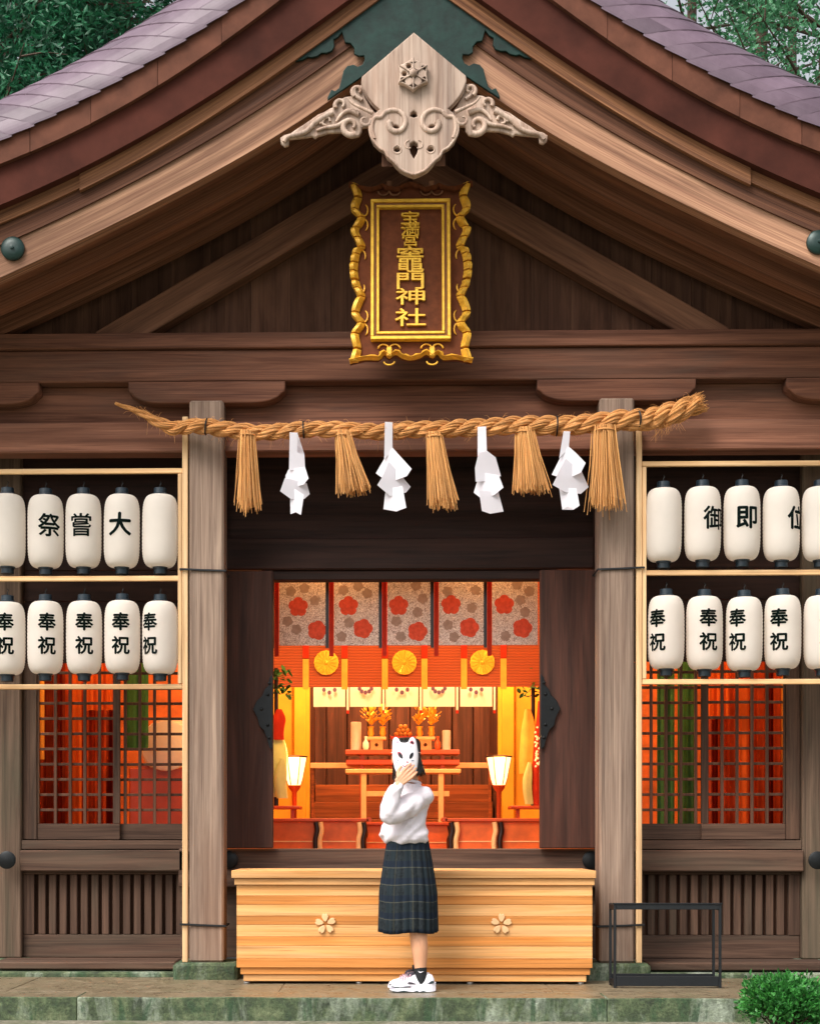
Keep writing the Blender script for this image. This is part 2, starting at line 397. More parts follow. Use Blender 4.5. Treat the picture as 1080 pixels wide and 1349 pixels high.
def plate_mesh(loops, thick, bev=0.0, segs=2):
    "flat outline with holes in (x, z), thickness along y, front face towards -y, centred on y = 0"
    cu = bpy.data.curves.new('c', 'CURVE'); cu.dimensions = '2D'; cu.fill_mode = 'BOTH'
    cu.extrude = max(.0001, thick / 2 - bev) if thick else 0; cu.bevel_depth = bev; cu.bevel_resolution = segs
    cu.offset = -bev
    for lp in loops:
        s = cu.splines.new('POLY'); s.points.add(len(lp) - 1); s.use_cyclic_u = True
        for q, p in zip(s.points, lp): q.co = (p[0], p[1], 0, 1)
    me = from_curve(cu); me.transform(Matrix.Rotation(R(90), 4, 'X')); return me
def plate(name, loops, thick, y, mat, parent=None, bev=0.0, smooth=None):
    me = plate_mesh(loops, thick, bev); me.transform(Matrix.Translation((0, y, 0))); return finish(name, me, mat, parent, smooth)
def glyph_bm(ch, size, fat=.018):
    cu = bpy.data.curves.new('t', 'FONT'); cu.body = ch; cu.align_x = 'CENTER'; cu.size = 1.0; cu.resolution_u = 3
    me = from_curve(cu)
    xs = [v.co.x for v in me.vertices]; ys = [v.co.y for v in me.vertices]
    cx, cy = (min(xs) + max(xs)) / 2, (min(ys) + max(ys)) / 2
    bm = bmesh.new()
    for k, (ox, oy) in enumerate(((0, 0), (fat, 0), (-fat, 0), (0, fat), (0, -fat)) if fat else ((0, 0),)):
        n0 = len(bm.verts); bm.from_mesh(me); bm.verts.ensure_lookup_table()
        for v in bm.verts[n0:]: v.co = ((v.co.x - cx + ox) * size, (v.co.y - cy + oy) * size, k * .0002)
    bpy.data.meshes.remove(me)
    return bm
def copy_obj(o, loc, parent=None, rot=None):
    c = o.copy(); COL.objects.link(c); c.location = loc
    if rot: c.rotation_euler = rot
    if parent is not None: attach(c, parent)
    return c
def structure(o): o['kind'] = 'structure'; return o

# ================================================================== SETTING
GZ = -0.142
structure(finish('ground', tomesh(raw([(-150, -150, GZ), (150, -150, GZ), (150, 150, GZ), (-150, 150, GZ)], [(0, 1, 2, 3)])), 'ground_soil'))
# raised platform: core plus separately laid kerb stones
plat = structure(box('stone_platform', -6, 6, -.10, 8, GZ - .2, -.004, 'stone_top', None, 0))
xs = [-6, -4.1, -2.05, 1.16, 4.3, 6]
for i in range(len(xs) - 1):
    bm = bmesh.new(); add_box(bm, xs[i] + .0012, xs[i + 1] - .0012, -.44, -.104, GZ - .2, 0, .006)
    bmesh.ops.subdivide_edges(bm, edges=[e for e in bm.edges if abs(e.verts[0].co.x - e.verts[1].co.x) > .5], cuts=24, use_grid_fill=True)
    for v in bm.verts:
        v.co += Vector((0, noise.noise(v.co * 3.1), noise.noise(v.co * 2.3 + Vector((5, 0, 0))))) * .006
    me = tomesh(bm); me.materials.append(MATS['stone_mossy']); me.materials.append(MATS['stone_top'])
    for p in me.polygons:
        if p.normal.z > .8: p.material_index = 1
    finish('kerb_stone', me, None, plat)
# flat paving laid on the platform behind the kerb
for i in range(7):
    box('paving_slab', -6 + i * 1.72, -6 + i * 1.72 + 1.712, -.1, 1.62, -.004, 0.0, 'stone_top', plat, .001)

# ================================================================== SHRINE BUILDING
SH = thing('shrine_building', 'timber shrine hall with curved gable roof, carved pendant and open doorway', 'building', (0, 1.9, 0))
PF = .78                                   # front face of the two porch pillars
PX = HX(271, 811, PF); PW = .118
zt = Z(525, PF); zb = Z(1269, .73)
for s in (-1, 1):
    p = box('pillar', s * PX - PW, s * PX + PW, PF, PF + 2 * PW, zb, zt, 'pillar_wood', SH, .014)
    bm = bmesh.new(); add_box(bm, s * PX - .22, s * PX + .22, .715, 1.14, -.02, zb, .02)
    bmesh.ops.subdivide_edges(bm, edges=bm.edges[:], cuts=3, use_grid_fill=True)
    for v in bm.verts: v.co += Vector((noise.noise(v.co * 7), noise.noise(v.co * 7 + Vector((3, 0, 0))), 0)) * .012
    finish('plinth', tomesh(bm), 'stone_mossy', p)
# beams over the pillars
BW = 3.9
zA0, zA1, zA2, zA3, zA4 = Z(437, .78), Z(459, .8), Z(501, .8), Z(556, .9), Z(594, .86)
box('top_rail', -BW, BW, .765, 1.1, zA1 + .002, zA0, 'beam_wood', SH, .006)
box('beam', -BW, BW, .80, 1.1, zA2, zA1, 'beam_wood', SH, .008)
box('frieze_board', -BW, BW, .92, 1.05, zA3 - .05, zA2 - .002, 'beam_wood', SH, .004)
box('tie_beam', -BW, BW, .86, 1.04, zA4, zA3, 'tie_wood', SH, .01)
# boat shaped bracket arms
def bracket(cx, hw, y0=.80, h=None):
    zt_, zb_ = zA2 - .001, Z(531, .82)
    h = zt_ - zb_; pts = [(cx - hw, zt_), (cx - hw, zt_ - h * .45)]
    for k in range(1, 9):
        a = k / 8 * math.pi / 2; pts.append((cx - hw + .02 + hw * .38 * (1 - math.cos(a)), zt_ - h * .45 - h * .55 * math.sin(a)))
    r = [(2 * cx - x, z) for x, z in reversed(pts)]
    return plate('bracket', [pts + r], .16, .87, 'beam_wood', SH, .01)
hwB = HX(172, 378, .82) ; bracket(-PX, hwB); bracket(PX, hwB)
box('block', -PX - PW + .004, -PX + PW - .004, .802, 1.0, Z(531, .82) - .003, zt + .05, 'pillar_wood', SH); box('block', PX - PW + .004, PX + PW - .004, .802, 1.0, Z(531, .82) - .003, zt + .05, 'pillar_wood', SH)
hx2 = HX(52, 1034, .82)
for s in (-1, 1): bracket(s * (hx2 + hwB), hwB)
# gable wall of upright boards
GY = 1.02
def pfit(pts, Y, deg=3):
    w = [W(px, py, Y) for px, py in pts]; x = np.array([abs(a) for a, b in w]); z = np.array([b for a, b in w]); c = np.polyfit(x, z, deg)
    return lambda q: float(np.polyval(c, abs(q)))
f_bl = pfit([(-150, 428), (0, 367), (65, 336), (130, 303), (200, 270), (260, 239), (310, 212), (370, 176), (430, 134), (541, 47)], 0.0, 4)
f_bu = pfit([(-150, 330), (0, 270), (24, 260), (96, 231), (180, 185), (260, 135), (340, 85), (400, 43), (455, 5), (541, -60)], -.12, 4)
f_A = pfit([(-150, 276), (0, 220), (111, 173), (180, 133), (260, 84), (370, 4), (541, -128)], -.12, 4)
f_B = pfit([(-150, 245), (0, 189), (84, 146), (144, 115), (226, 67), (260, 46), (320, 2), (541, -172)], -.16, 4)
n = 28; wv = 2 * BW / n
for i in range(n):
    x0, x1 = -BW + i * wv, -BW + (i + 1) * wv
    z0 = zA0 - .05; za, zb2 = f_bl(x0) + .12, f_bl(x1) + .12
    if min(za, zb2) < z0 + .02: continue
    dy = rnd.uniform(0, .006)
    v = [(x0 + .0012, GY + dy, z0), (x1 - .0012, GY + dy, z0), (x1 - .0012, GY + dy, zb2), (x0 + .0012, GY + dy, za)]
    v += [(a, b + .03, c) for a, b, c in v]
    finish('gable_board', tomesh(raw(v, [(0, 1, 2, 3), (4, 7, 6, 5), (0, 4, 5, 1), (1, 5, 6, 2), (2, 6, 7, 3), (3, 7, 4, 0)])), 'gable_plank', SH)
box('gable_backing', -BW, BW, GY + .045, GY + .07, zA0 - .05, f_bl(2.6), 'gable_plank', SH)
# diagonal braces
for s in (-1, 1):
    xb = HX(150, 940, .9); 
    bar('brace', (s * (xb + .06), .93, zA0 - .05), (s * .06, .93, Z(222, .9)), .20, .15, 'brace_wood', SH, (0, 1, 0), .008)
box('king_post', -.11, .11, .92, 1.01, zA0 - .04, Z(200, .9), 'brace_wood', SH)

# ---- bargeboards, roof edge and roof
XM = 4.3
def strip_bm(fl, fu, y0, y1, x0, x1, s, n=48):
    "closed slab between two curves, from x0 to x1 on side s"
    rings = []
    for i in range(n + 1):
        x = x0 + (x1 - x0) * i / n; a, b = fl(x), fu(x)
        rings.append([(s * x, y0, a), (s * x, y1, a), (s * x, y1, b), (s * x, y0, b)])
    return loft_bm(rings)
ROOF = box('roof', -.16, .16, .2, 7.5, f_B(0) + .1, f_B(0) + .36, 'roof_red', SH, .03)
for s in (-1, 1):
    bb = finish('bargeboard', tomesh(strip_bm(f_bl, lambda x: f_bu(x) + .03, 0, .1, 0.0, XM, s)), 'barge_wood', SH)
    # stepped relief on the board
    f_mid = lambda x: f_bl(x) * .5 + f_bu(x) * .5
    finish('raised_band', tomesh(strip_bm(f_mid, lambda x: f_bu(x) + .02, -.018, -.002, 0.0, XM, s)), 'band_wood', bb)
    xe = HX(100, 982, -.05)
    finish('moulding', tomesh(strip_bm(lambda x: f_bu(x) - .10, lambda x: f_bu(x) + .01, -.06, -.02, 0.0, xe, s)), 'mould_wood', bb)
    finish('moulding', tomesh(strip_bm(lambda x: f_bu(x) - .075, lambda x: f_bu(x) + .01, -.045, -.02, xe + .002, XM, s)), 'mould_wood', bb)
    # round green nail cover
    cx, cz = HX(13, 1075, -.03), (W(13, 327, -.03)[1] + W(1075, 317, -.03)[1]) / 2
    bm = bmesh.new(); lathe_bm([(.075, 0), (.075, .018), (.066, .028), (.03, .034), (.012, .036), (.012, .046), (.001, .048)], 28, (0, 0, 0), bm)
    bmesh.ops.transform(bm, matrix=Matrix.Translation((s * cx, -.002, cz)) @ Matrix.Rotation(R(90), 4, 'X'), verts=bm.verts[:])
    finish('nail_cover', tomesh(bm), 'dark_green_cap', bb, 40)
    # two layers of roof edge; the upper one in pieces with seams
    rl = finish('roof_edge', tomesh(strip_bm(lambda x: f_bu(x) + .005, lambda x: f_A(x) + .02, -.12, 2.0, 0.0, XM, s)), 'roof_red', SH)
    xc = 0.0; k = 0
    while xc < XM:
        x2 = min(XM, xc + .4 + .02 * math.sin(k * 2.1)); 
        finish('edge_board', tomesh(strip_bm(lambda x: f_A(x) + .001, lambda x: f_B(x) + .012, -.16 + .003 * (k % 2), 0.5, xc + .0015, x2 - .0015, s, 5)), 'roof_red_light', rl); xc = x2; k += 1
    # soffit and the two rafters following the curve behind the board
    so = finish('soffit', tomesh(strip_bm(lambda x: f_bl(x) + .10, lambda x: f_bl(x) + .16, .1, 1.9, 0.0, XM, s)), 'soffit_wood', SH)
    finish('rafter', tomesh(strip_bm(lambda x: f_bl(x) - .01, lambda x: f_bl(x) + .10, .42, .54, 0.0, XM, s)), 'soffit_wood', SH)
    finish('rafter', tomesh(strip_bm(lambda x: f_bl(x) - .03, lambda x: f_bl(x) + .10, .80, .91, 0.0, XM, s)), 'soffit_wood', SH)
    # main roof slab behind the rolled edge
    finish('roof_slab', tomesh(strip_bm(lambda x: f_A(x) + .03, lambda x: f_B(x) + .30, .3, 7.4, 0.0, XM, s)), 'roof_red', ROOF)
# rolled roof edge covered by copper tiles
RH, RD = .44, .62
xsamp = np.linspace(-.4, 5.2, 400); zsamp = np.array([f_B(max(0, x)) if x >= 0 else f_B(0) - x * .9 for x in xsamp])
seg = np.hypot(np.diff(xsamp), np.diff(zsamp)); arc = np.concatenate([[0], np.cumsum(seg)])
def edge_pt(t):
    x = float(np.interp(t, arc, xsamp)); z = float(np.interp(t, arc, zsamp))
    x2 = float(np.interp(t + .02, arc, xsamp)); z2 = float(np.interp(t + .02, arc, zsamp))
    d = Vector((x2 - x, z2 - z)).normalized(); return x, z, d
def roll(t, r, lift=0.0):
    "point on the rolled edge: t down the slope, r from the front edge back"
    x, z, d = edge_pt(t + .5 * math.sin(r * math.pi / 2)); nx, nz = -d.y, d.x
    h = RH * math.sin(min(1, r) * math.pi / 2) + lift; y = -.185 + RD * (1 - math.cos(min(1, r) * math.pi / 2)) + max(0, r - 1) * 1.0
    return x + nx * h, y, z + nz * h
NC = 30; ct = .155
for s in (-1, 1):
    for i in range(NC):
        t0, t1 = .3 + i * ct, .3 + (i + 1) * ct + .012
        edges_r = [0, .36, .78, 1.25] if i % 2 else [0, .16, .56, .98, 1.25]
        for a, b in zip(edges_r[:-1], edges_r[1:]):
            rings = []; m = 5
            for q in range(m + 1):
                r = a + .004 + (b - a - .008) * q / m
                up = [roll(t0, r, .004), roll(t1, r, .014)]; dn = [roll(t1, r, .002), roll(t0, r, -.012)]
                rings.append([(s * p[0], p[1], p[2]) for p in up + dn])
            finish('tile', tomesh(loft_bm(rings)), 'roof_copper', ROOF)

# green copper cover over the junction of the bargeboards
def mir(pts, c): return pts + [(2 * c - x, y) for x, y in reversed(pts)]
def wl_(pts, Y, c=None):
    "photo outline of the left half -> symmetric world outline"
    h = [W(px, py, Y) for px, py in pts]; cx = X(c, Y); h = [(x - cx, z) for x, z in h]
    return h + [(-x, z) for x, z in reversed(h) if abs(x) > 1e-4]
green = [(542, 47), (473, 103), (429, 133), (429, 129), (434, 119), (439, 121), (444, 117), (447, 107), (450, 94), (455, 88), (463, 86), (469, 89), (475, 86), (478, 79), (477, 74), (470, 75), (464, 72), (464, 64), (459, 58), (452, 57), (450, 50), (448, 43), (443, 50), (437, 53), (438, 62), (435, 68), (428, 71), (421, 71), (416, 75), (408, 77), (403, 76), (396, 80), (386, 82), (392, 66), (420, 42), (470, 8), (542, -50)]
plate('copper_cover', [wl_(green, -.03, 542)], .02, -.032, 'copper_green', SH, .004)

# carved pendant
body = [(542, 46), (474, 104), (473, 111), (476, 120), (481, 130), (488, 139), (497, 147), (490, 153), (486, 160), (484, 170), (485, 181), (489, 190), (496, 197), (503, 201), (507, 209), (513, 213), (517, 219), (524, 226), (533, 231), (542, 234)]
hole1 = [(542, 189), (537, 192), (536, 198), (538, 205), (542, 212)]
hole2 = [(542, 149), (538, 152), (537, 156), (542, 158)]
PYp = -.11
def tr(pt, Y=PYp): x, z = W(pt[0], pt[1], Y); return (x - X(542, Y), z)
outer = wl_(body, PYp, 542)
eye = [[tr((520 + 4.2 * math.cos(a), 200 + 3.2 * math.sin(a))) for a in np.linspace(0, 2 * math.pi, 12, endpoint=False)]]
eyes = eye + [[(-x, z) for x, z in eye[0]]]
vol = [tr((518 + 5 * math.cos(a), 172 + 4.2 * math.sin(a))) for a in np.linspace(0, 2 * math.pi, 12, endpoint=False)]
vols = [vol, [(-x, z) for x, z in vol]]
PEN = plate('gable_pendant', [outer, wl_(hole1, PYp, 542), wl_(hole2, PYp, 542)] + eyes + vols, .07, PYp, 'carve_wood', SH, .008, 35)
box('pendant_backing', -.2, .2, PYp + .045, PYp + .05, tr((542, 215))[1], tr((542, 145))[1], 'gable_plank', PEN, 0)
def relief(pts, r0, r1, side, y, name='carved_scroll'):
    P = smooth_line([tr(p) for p in pts], 6); n_ = len(P)
    rad = [(r0 + (r1 - r0) * i / (n_ - 1)) for i in range(n_)]
    return finish(name, tomesh(tube_bm([(side * p[0], y, p[1]) for p in P], rad, 8)), 'carve_wood', PEN, 60)
def spiral(cx, cy, r0, r1, a0, turns, n_=16): return [(cx + (r0 + (r1 - r0) * i / n_) * math.cos(a0 + turns * 2 * math.pi * i / n_), cy + (r0 + (r1 - r0) * i / n_) * math.sin(a0 + turns * 2 * math.pi * i / n_)) for i in range(n_ + 1)]
wing = [(474, 110), (466, 112), (462, 118), (461, 125), (452, 126), (444, 130), (440, 138), (432, 141), (424, 146), (416, 149), (405, 157), (396, 163), (388, 168), (380, 174), (372, 176), (366, 180), (367, 188), (372, 192), (377, 190), (378, 182), (388, 181), (398, 180), (408, 178), (412, 181), (416, 178), (430, 174), (446, 173), (453, 177), (461, 180), (470, 178), (474, 172), (474, 167), (484, 166), (491, 158), (494, 150), (485, 139), (478, 126)]
for s in (-1, 1):
    pts = [tr(p) for p in wing]; pts = [(-s * x, z) for x, z in pts]
    plate('carved_wing', [pts], .03, PYp + .026, 'carve_wood', PEN, .01, 35)
    for pl, r0, r1 in (
        ([(490, 186), (487, 172), (490, 159)] + spiral(517, 166, 20, 6, R(205), 1.0), .012, .020), 
        ([(475, 107), (477, 120), (485, 134), (497, 146)], .007, .007), ([(474, 104), (508, 75), (541, 47)], .005, .005),
        ([(486, 160), (484, 170), (486, 183), (496, 197), (504, 202), (508, 209), (516, 216), (527, 227), (541, 233)], .008, .008),
        (spiral(536, 195, 7, 3, R(270), -.6, 8), .006, .004), (spiral(520, 200, 6, 5, 0, .98, 10), .004, .004),
        (spiral(459, 166, 13, 4, R(60), .95), .016, .008), (spiral(478, 162, 8, 3, R(0), .8), .012, .006), (spiral(468, 120, 8, 3, R(120), .8), .010, .006),
        (spiral(446, 138, 8, 3, R(150), .75), .011, .006), ([(470, 150), (456, 146), (446, 152), (440, 160)], .014, .005), ([(488, 152), (474, 146), (462, 140), (455, 132)], .013, .005),
        ([(452, 160), (440, 166), (426, 168), (414, 172)], .012, .006), ([(436, 148), (424, 154), (412, 162), (402, 172), (390, 177), (377, 180), (371, 187)], .014, .010),
        ([(474, 132), (466, 126), (464, 118), (470, 113)], .010, .005), ([(432, 160), (430, 155), (424, 157), (422, 163), (427, 165)], .007, .005), ([(420, 163), (417, 159), (411, 163), (411, 168)], .007, .005)):
        kf = 1.05 if pl[0][0] > 484 else 1.35; relief(pl, r0 * kf, r1 * kf, -s, PYp - (.034 if pl[0][0] > 484 else .0))
# six pointed rosette
rc = tr((541, 105)); star = []
for k in range(24):
    a = k * math.pi / 12 + math.pi / 2; r = (.105, .088, .084, .088)[k % 4]; star.append((rc[0] + r * math.cos(a), rc[1] + r * math.sin(a)))
holes = [[(rc[0] + .055 * math.cos(a0 + R(30)) + .016 * math.cos(q), rc[1] + .055 * math.sin(a0 + R(30)) + .016 * math.sin(q)) for q in np.linspace(0, 2 * math.pi, 8, endpoint=False)] for a0 in (math.pi / 2 + k * math.pi / 3 for k in range(6))]
ros = plate('rosette', [star] + holes, .045, PYp - .06, 'carve_wood', PEN, .008, 30)
bm = bmesh.new()
for k in range(6):
    a = math.pi / 2 + k * math.pi / 3
    tube_bm([(rc[0] + .02 * math.cos(a), PYp - .085, rc[1] + .02 * math.sin(a)), (rc[0] + .098 * math.cos(a), PYp - .084, rc[1] + .098 * math.sin(a))], [.007, .004], 6, bm)
bmesh.ops.create_uvsphere(bm, u_segments=12, v_segments=8, radius=.026, matrix=Matrix.Translation((rc[0], PYp - .085, rc[1])))
finish('rosette_boss', tomesh(bm), 'carve_wood', PEN, 40)

# ---- porch ceiling and recessed front wall of the hall
WY = 1.38
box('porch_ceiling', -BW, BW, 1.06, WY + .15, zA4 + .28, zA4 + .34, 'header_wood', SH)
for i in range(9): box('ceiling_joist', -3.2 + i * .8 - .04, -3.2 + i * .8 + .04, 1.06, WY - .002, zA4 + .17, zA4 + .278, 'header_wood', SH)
OX = HX(360, 711, WY); OZ1, OZ0 = Z(760, WY), Z(1118, WY)
IX = HX(243, 841, WY)                            # where the lattice bays start beside the pillars
PXo = HX(5, 1078, WY)                            # outer posts
WIN_T = Z(872, WY); WIN_B = Z(1085, WY)
jX = OX + .36
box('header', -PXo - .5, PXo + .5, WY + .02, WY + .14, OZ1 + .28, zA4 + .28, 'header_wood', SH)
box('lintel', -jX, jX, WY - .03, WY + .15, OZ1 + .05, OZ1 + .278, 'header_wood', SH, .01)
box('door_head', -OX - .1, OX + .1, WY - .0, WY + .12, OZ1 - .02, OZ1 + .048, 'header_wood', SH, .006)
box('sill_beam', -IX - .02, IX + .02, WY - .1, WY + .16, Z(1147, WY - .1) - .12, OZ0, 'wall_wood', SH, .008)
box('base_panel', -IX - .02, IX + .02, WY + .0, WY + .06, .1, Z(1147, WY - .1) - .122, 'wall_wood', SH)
OD = {-1: -X(360, WY - .17), 1: X(711, WY - .17)}
for s in (-1, 1):
    box('jamb', s * jX, s * (jX + .22), WY - .02, WY + .16, OZ0 + .002, zA4 + .17, 'door_wood', SH, .006)
    dr = box('door', s * OD[s] , s * (OD[s] + .40), WY - .17, WY - .115, OZ0 + .004, OZ1 + .02, 'door_wood', SH, .006)
    h = [(0, 888), (-4, 893), (-5, 903), (-10, 908), (-13, 916), (-20, 923), (-25, 934), (-19, 946), (-17, 956), (-11, 962), (-7, 973), (-4, 985), (0, 987)]
    zz = lambda p: Z(p, WY - .18)
    pts = [(s * (OD[s] + .003 - dx / 180), zz(py)) for dx, py in h]
    ir = plate('iron_mount', [pts], .012, WY - .19, 'black_iron', dr, .002)
    for (dx, py) in ((-6, 915), (-14, 934), (-6, 955), (-4, 900), (-4, 972)):
        bm = bmesh.new(); bmesh.ops.create_uvsphere(bm, u_segments=8, v_segments=6, radius=.012, matrix=Matrix.Translation((s * (OD[s] + .003 - dx / 180), WY - .196, zz(py)))); finish('stud', tomesh(bm), 'black_iron', dr, True)
    # round iron nail covers on the sill beam
    for (px_, nm) in ((HX(304, 780, WY - .1), 'sill'), (HX(10, 1076, WY - .15), 'post')):
        bm = bmesh.new(); lathe_bm([(.064, 0), (.064, .010), (.052, .016), (.001, .019)], 20, (0, 0, 0), bm)
        bmesh.ops.transform(bm, matrix=Matrix.Translation((s * px_, WY - .101 - (.05 if nm == 'post' else 0), Z(1133, WY - .1))) @ Matrix.Rotation(R(90), 4, 'X'), verts=bm.verts[:])
        finish('nail_cover', tomesh(bm), 'black_iron', SH, 30)
    # outer post of the bay
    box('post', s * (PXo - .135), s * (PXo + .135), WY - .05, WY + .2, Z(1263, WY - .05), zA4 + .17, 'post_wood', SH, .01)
    box('post_footing', s * (PXo - .2), s * (PXo + .2), WY - .12, WY + .25, Z(1278, .96) - .02, Z(1263, WY - .05), 'stone_mossy', SH, .015)
    # wall beyond the post, outside the photograph
    box('side_wall', s * (PXo + .137), s * (PXo + .6), WY + .03, WY + .12, 0, zA4 + .17, 'wall_wood_v', SH)
    xi, xo = jX + .222, PXo - .137             # bay from inner jamb to outer post
    box('rail', s * (jX + .05), s * xo, WY - .1, WY + .1, Z(1148, WY - .1), Z(1120, WY - .1), 'wall_wood', SH, .008)
    box('window_sill', s * xi, s * xo, WY - .04, WY + .1, Z(1119, WY - .1), Z(1107, WY), 'wall_wood', SH, .004)
    box('dado_board', s * xi, s * xo, WY + .105, WY + .125, .1, WIN_B - .004, 'wall_wood', SH, 0)
    # transom boards above the lattice
    nb = 4; hb = (OZ1 + .28 - WIN_T) / nb
    for k in range(nb): box('transom_board', s * xi, s * xo, WY + .02 + .004 * (k % 2), WY + .06, WIN_T + k * hb + .002, WIN_T + (k + 1) * hb - .002, 'header_wood', SH, .003)
    # two sliding lattice windows
    stx = X(155, WY) if s < 0 else X(921, WY); stx = HX(155, 921, WY)
    lo = [(xo - .10, xo)]  # outer jamb
    box('jamb', s * (xo - .1), s * xo, WY - .0, WY + .1, Z(1106, WY), WIN_T, 'wall_wood_v', SH, .004)
    box('jamb', s * xi, s * (xi + .05), WY - .0, WY + .1, Z(1106, WY), WIN_T, 'wall_wood_v', SH, .004)
    for (a, b, yy) in ((stx + .0, xo - .102, WY + .012), (xi + .052, stx - .002 + .05, WY + .055)):
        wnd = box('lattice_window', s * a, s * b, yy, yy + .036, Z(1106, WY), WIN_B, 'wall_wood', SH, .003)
        box('stile', s * a, s * (a + .05), yy, yy + .036, WIN_B + .001, WIN_T, 'wall_wood_v', wnd, .003)
        box('stile', s * (b - .012), s * b, yy, yy + .036, WIN_B + .001, WIN_T, 'wall_wood_v', wnd, .003)
        k = 0; xx = a + .05 + .098
        while xx < b - .04:
            box('muntin', s * (xx - .011), s * (xx + .011), yy, yy + .016, WIN_B, WIN_T, 'lattice_wood', wnd, .002); xx += .107
        zz_ = WIN_B + .1
        while zz_ < WIN_T - .02:
            box('cross_bar', s * (a + .04), s * (b - .005), yy + .018, yy + .034, zz_ - .01, zz_ + .01, 'lattice_wood', wnd, .002); zz_ += .1105
    # slatted grille under the rail
    g0, g1 = Z(1232, WY), Z(1152, WY)
    gr = box('grille', s * xi, s * xo, WY + .01, WY + .05, Z(1262, WY), g0, 'wall_wood', SH, .004)
    box('grille_back', s * xi, s * xo, WY + .09, WY + .1, g0, g1 + .1, 'gable_plank', gr, 0)
    box('grille_head', s * xi, s * xo, WY + .0, WY + .05, g1, Z(1148, WY - .1) + .01, 'wall_wood', gr, .003)
    box('stile', s * (xo - .08), s * xo, WY + .006, WY + .05, g0 + .001, g1 - .001, 'wall_wood_v', gr, .003)
    xx = xo - .135
    while xx > xi + .02:
        box('slat', s * (xx - .026), s * (xx + .026), WY + .015, WY + .05, g0 + .001, g1 - .001, 'wall_wood_v', gr, .005); xx -= .077
    box('ground_sill', s * (PX + .24), s * (PXo - .03), .96, WY - .053, Z(1278, .96), Z(1268, .96), 'wall_wood', SH, .008)
    box('ground_beam', s * xi, s * xo, WY - .05, WY + .09, Z(1278, .96), Z(1262, WY) - .002, 'wall_wood', SH, .004)
    box('foundation_stone', s * (PX + .222), s * (PXo + .8), .90, WY + .3, -.01, Z(1278, .96) - .012, 'stone_mossy', SH, .012)

# ================================================================== INSIDE THE HALL
FZ = OZ0 - .09
HX_ = 3.5; HB = 4.6; CEIL = 3.7
structure(box('hall_floor', -HX_, HX_, WY + .17, 6.4, FZ - .08, FZ, 'floor_hall', None, 0))
structure(box('hall_ceiling', -HX_, HX_, WY + .17, 6.4, CEIL, CEIL + .06, 'hall_wood', None, 0))
for s in (-1, 1): structure(box('hall_side_wall', s * HX_, s * (HX_ + .06), WY + .13, 6.4, 0, CEIL, 'hall_wood', None, 0))
aX0, aX1 = X(408, HB), X(656, HB)
for s, ax in ((-1, aX0), (1, aX1)):
    structure(box('hall_back_wall', ax, s * 1.55, HB, HB + .06, FZ, CEIL, 'yellow_wall', None, 0)); structure(box('hall_back_wall', s * 1.552, s * HX_, HB, HB + .06, FZ, CEIL, 'hall_orange', None, 0))
structure(box('alcove_wall', aX0 - .2, aX1 + .2, 5.9, 5.95, FZ, CEIL, 'hall_dark', None, 0))
al = thing('alcove_panelling', 'dark brown upright panelling at the back of the altar alcove', 'panelling', (0, 5.85, FZ))
k = 0; x = aX0 - .1
while x < aX1 + .1:
    box('panel', x + .005, x + .205, 5.82 + .012 * (k % 2), 5.89, FZ, CEIL - .3, 'hall_dark', al, .004); x += .21; k += 1
for s, ax in ((-1, aX0), (1, aX1)):
    structure(box('alcove_side', ax, ax + s * .05, HB + .062, 5.9, FZ, CEIL, 'hall_dark', None, 0))
    c = box('hall_column', ax + s * .03, ax + s * .14, HB - .10, HB - .004, FZ, CEIL, 'yellow_wall', None, .006)
    tag(c, 'yellow lit square column at the ' + ('left' if s < 0 else 'right') + ' edge of the altar alcove', 'column', 'alcove columns')
st = thing('altar_steps', 'broad wooden steps rising to the altar alcove', 'steps', (0, 4.6, FZ))
for k in range(4): box('step', aX0 + .02, aX1 - .02, 4.45 + k * .28, 5.8, FZ + k * .17, FZ + .165 + k * .17, 'hall_wood', st, .006)

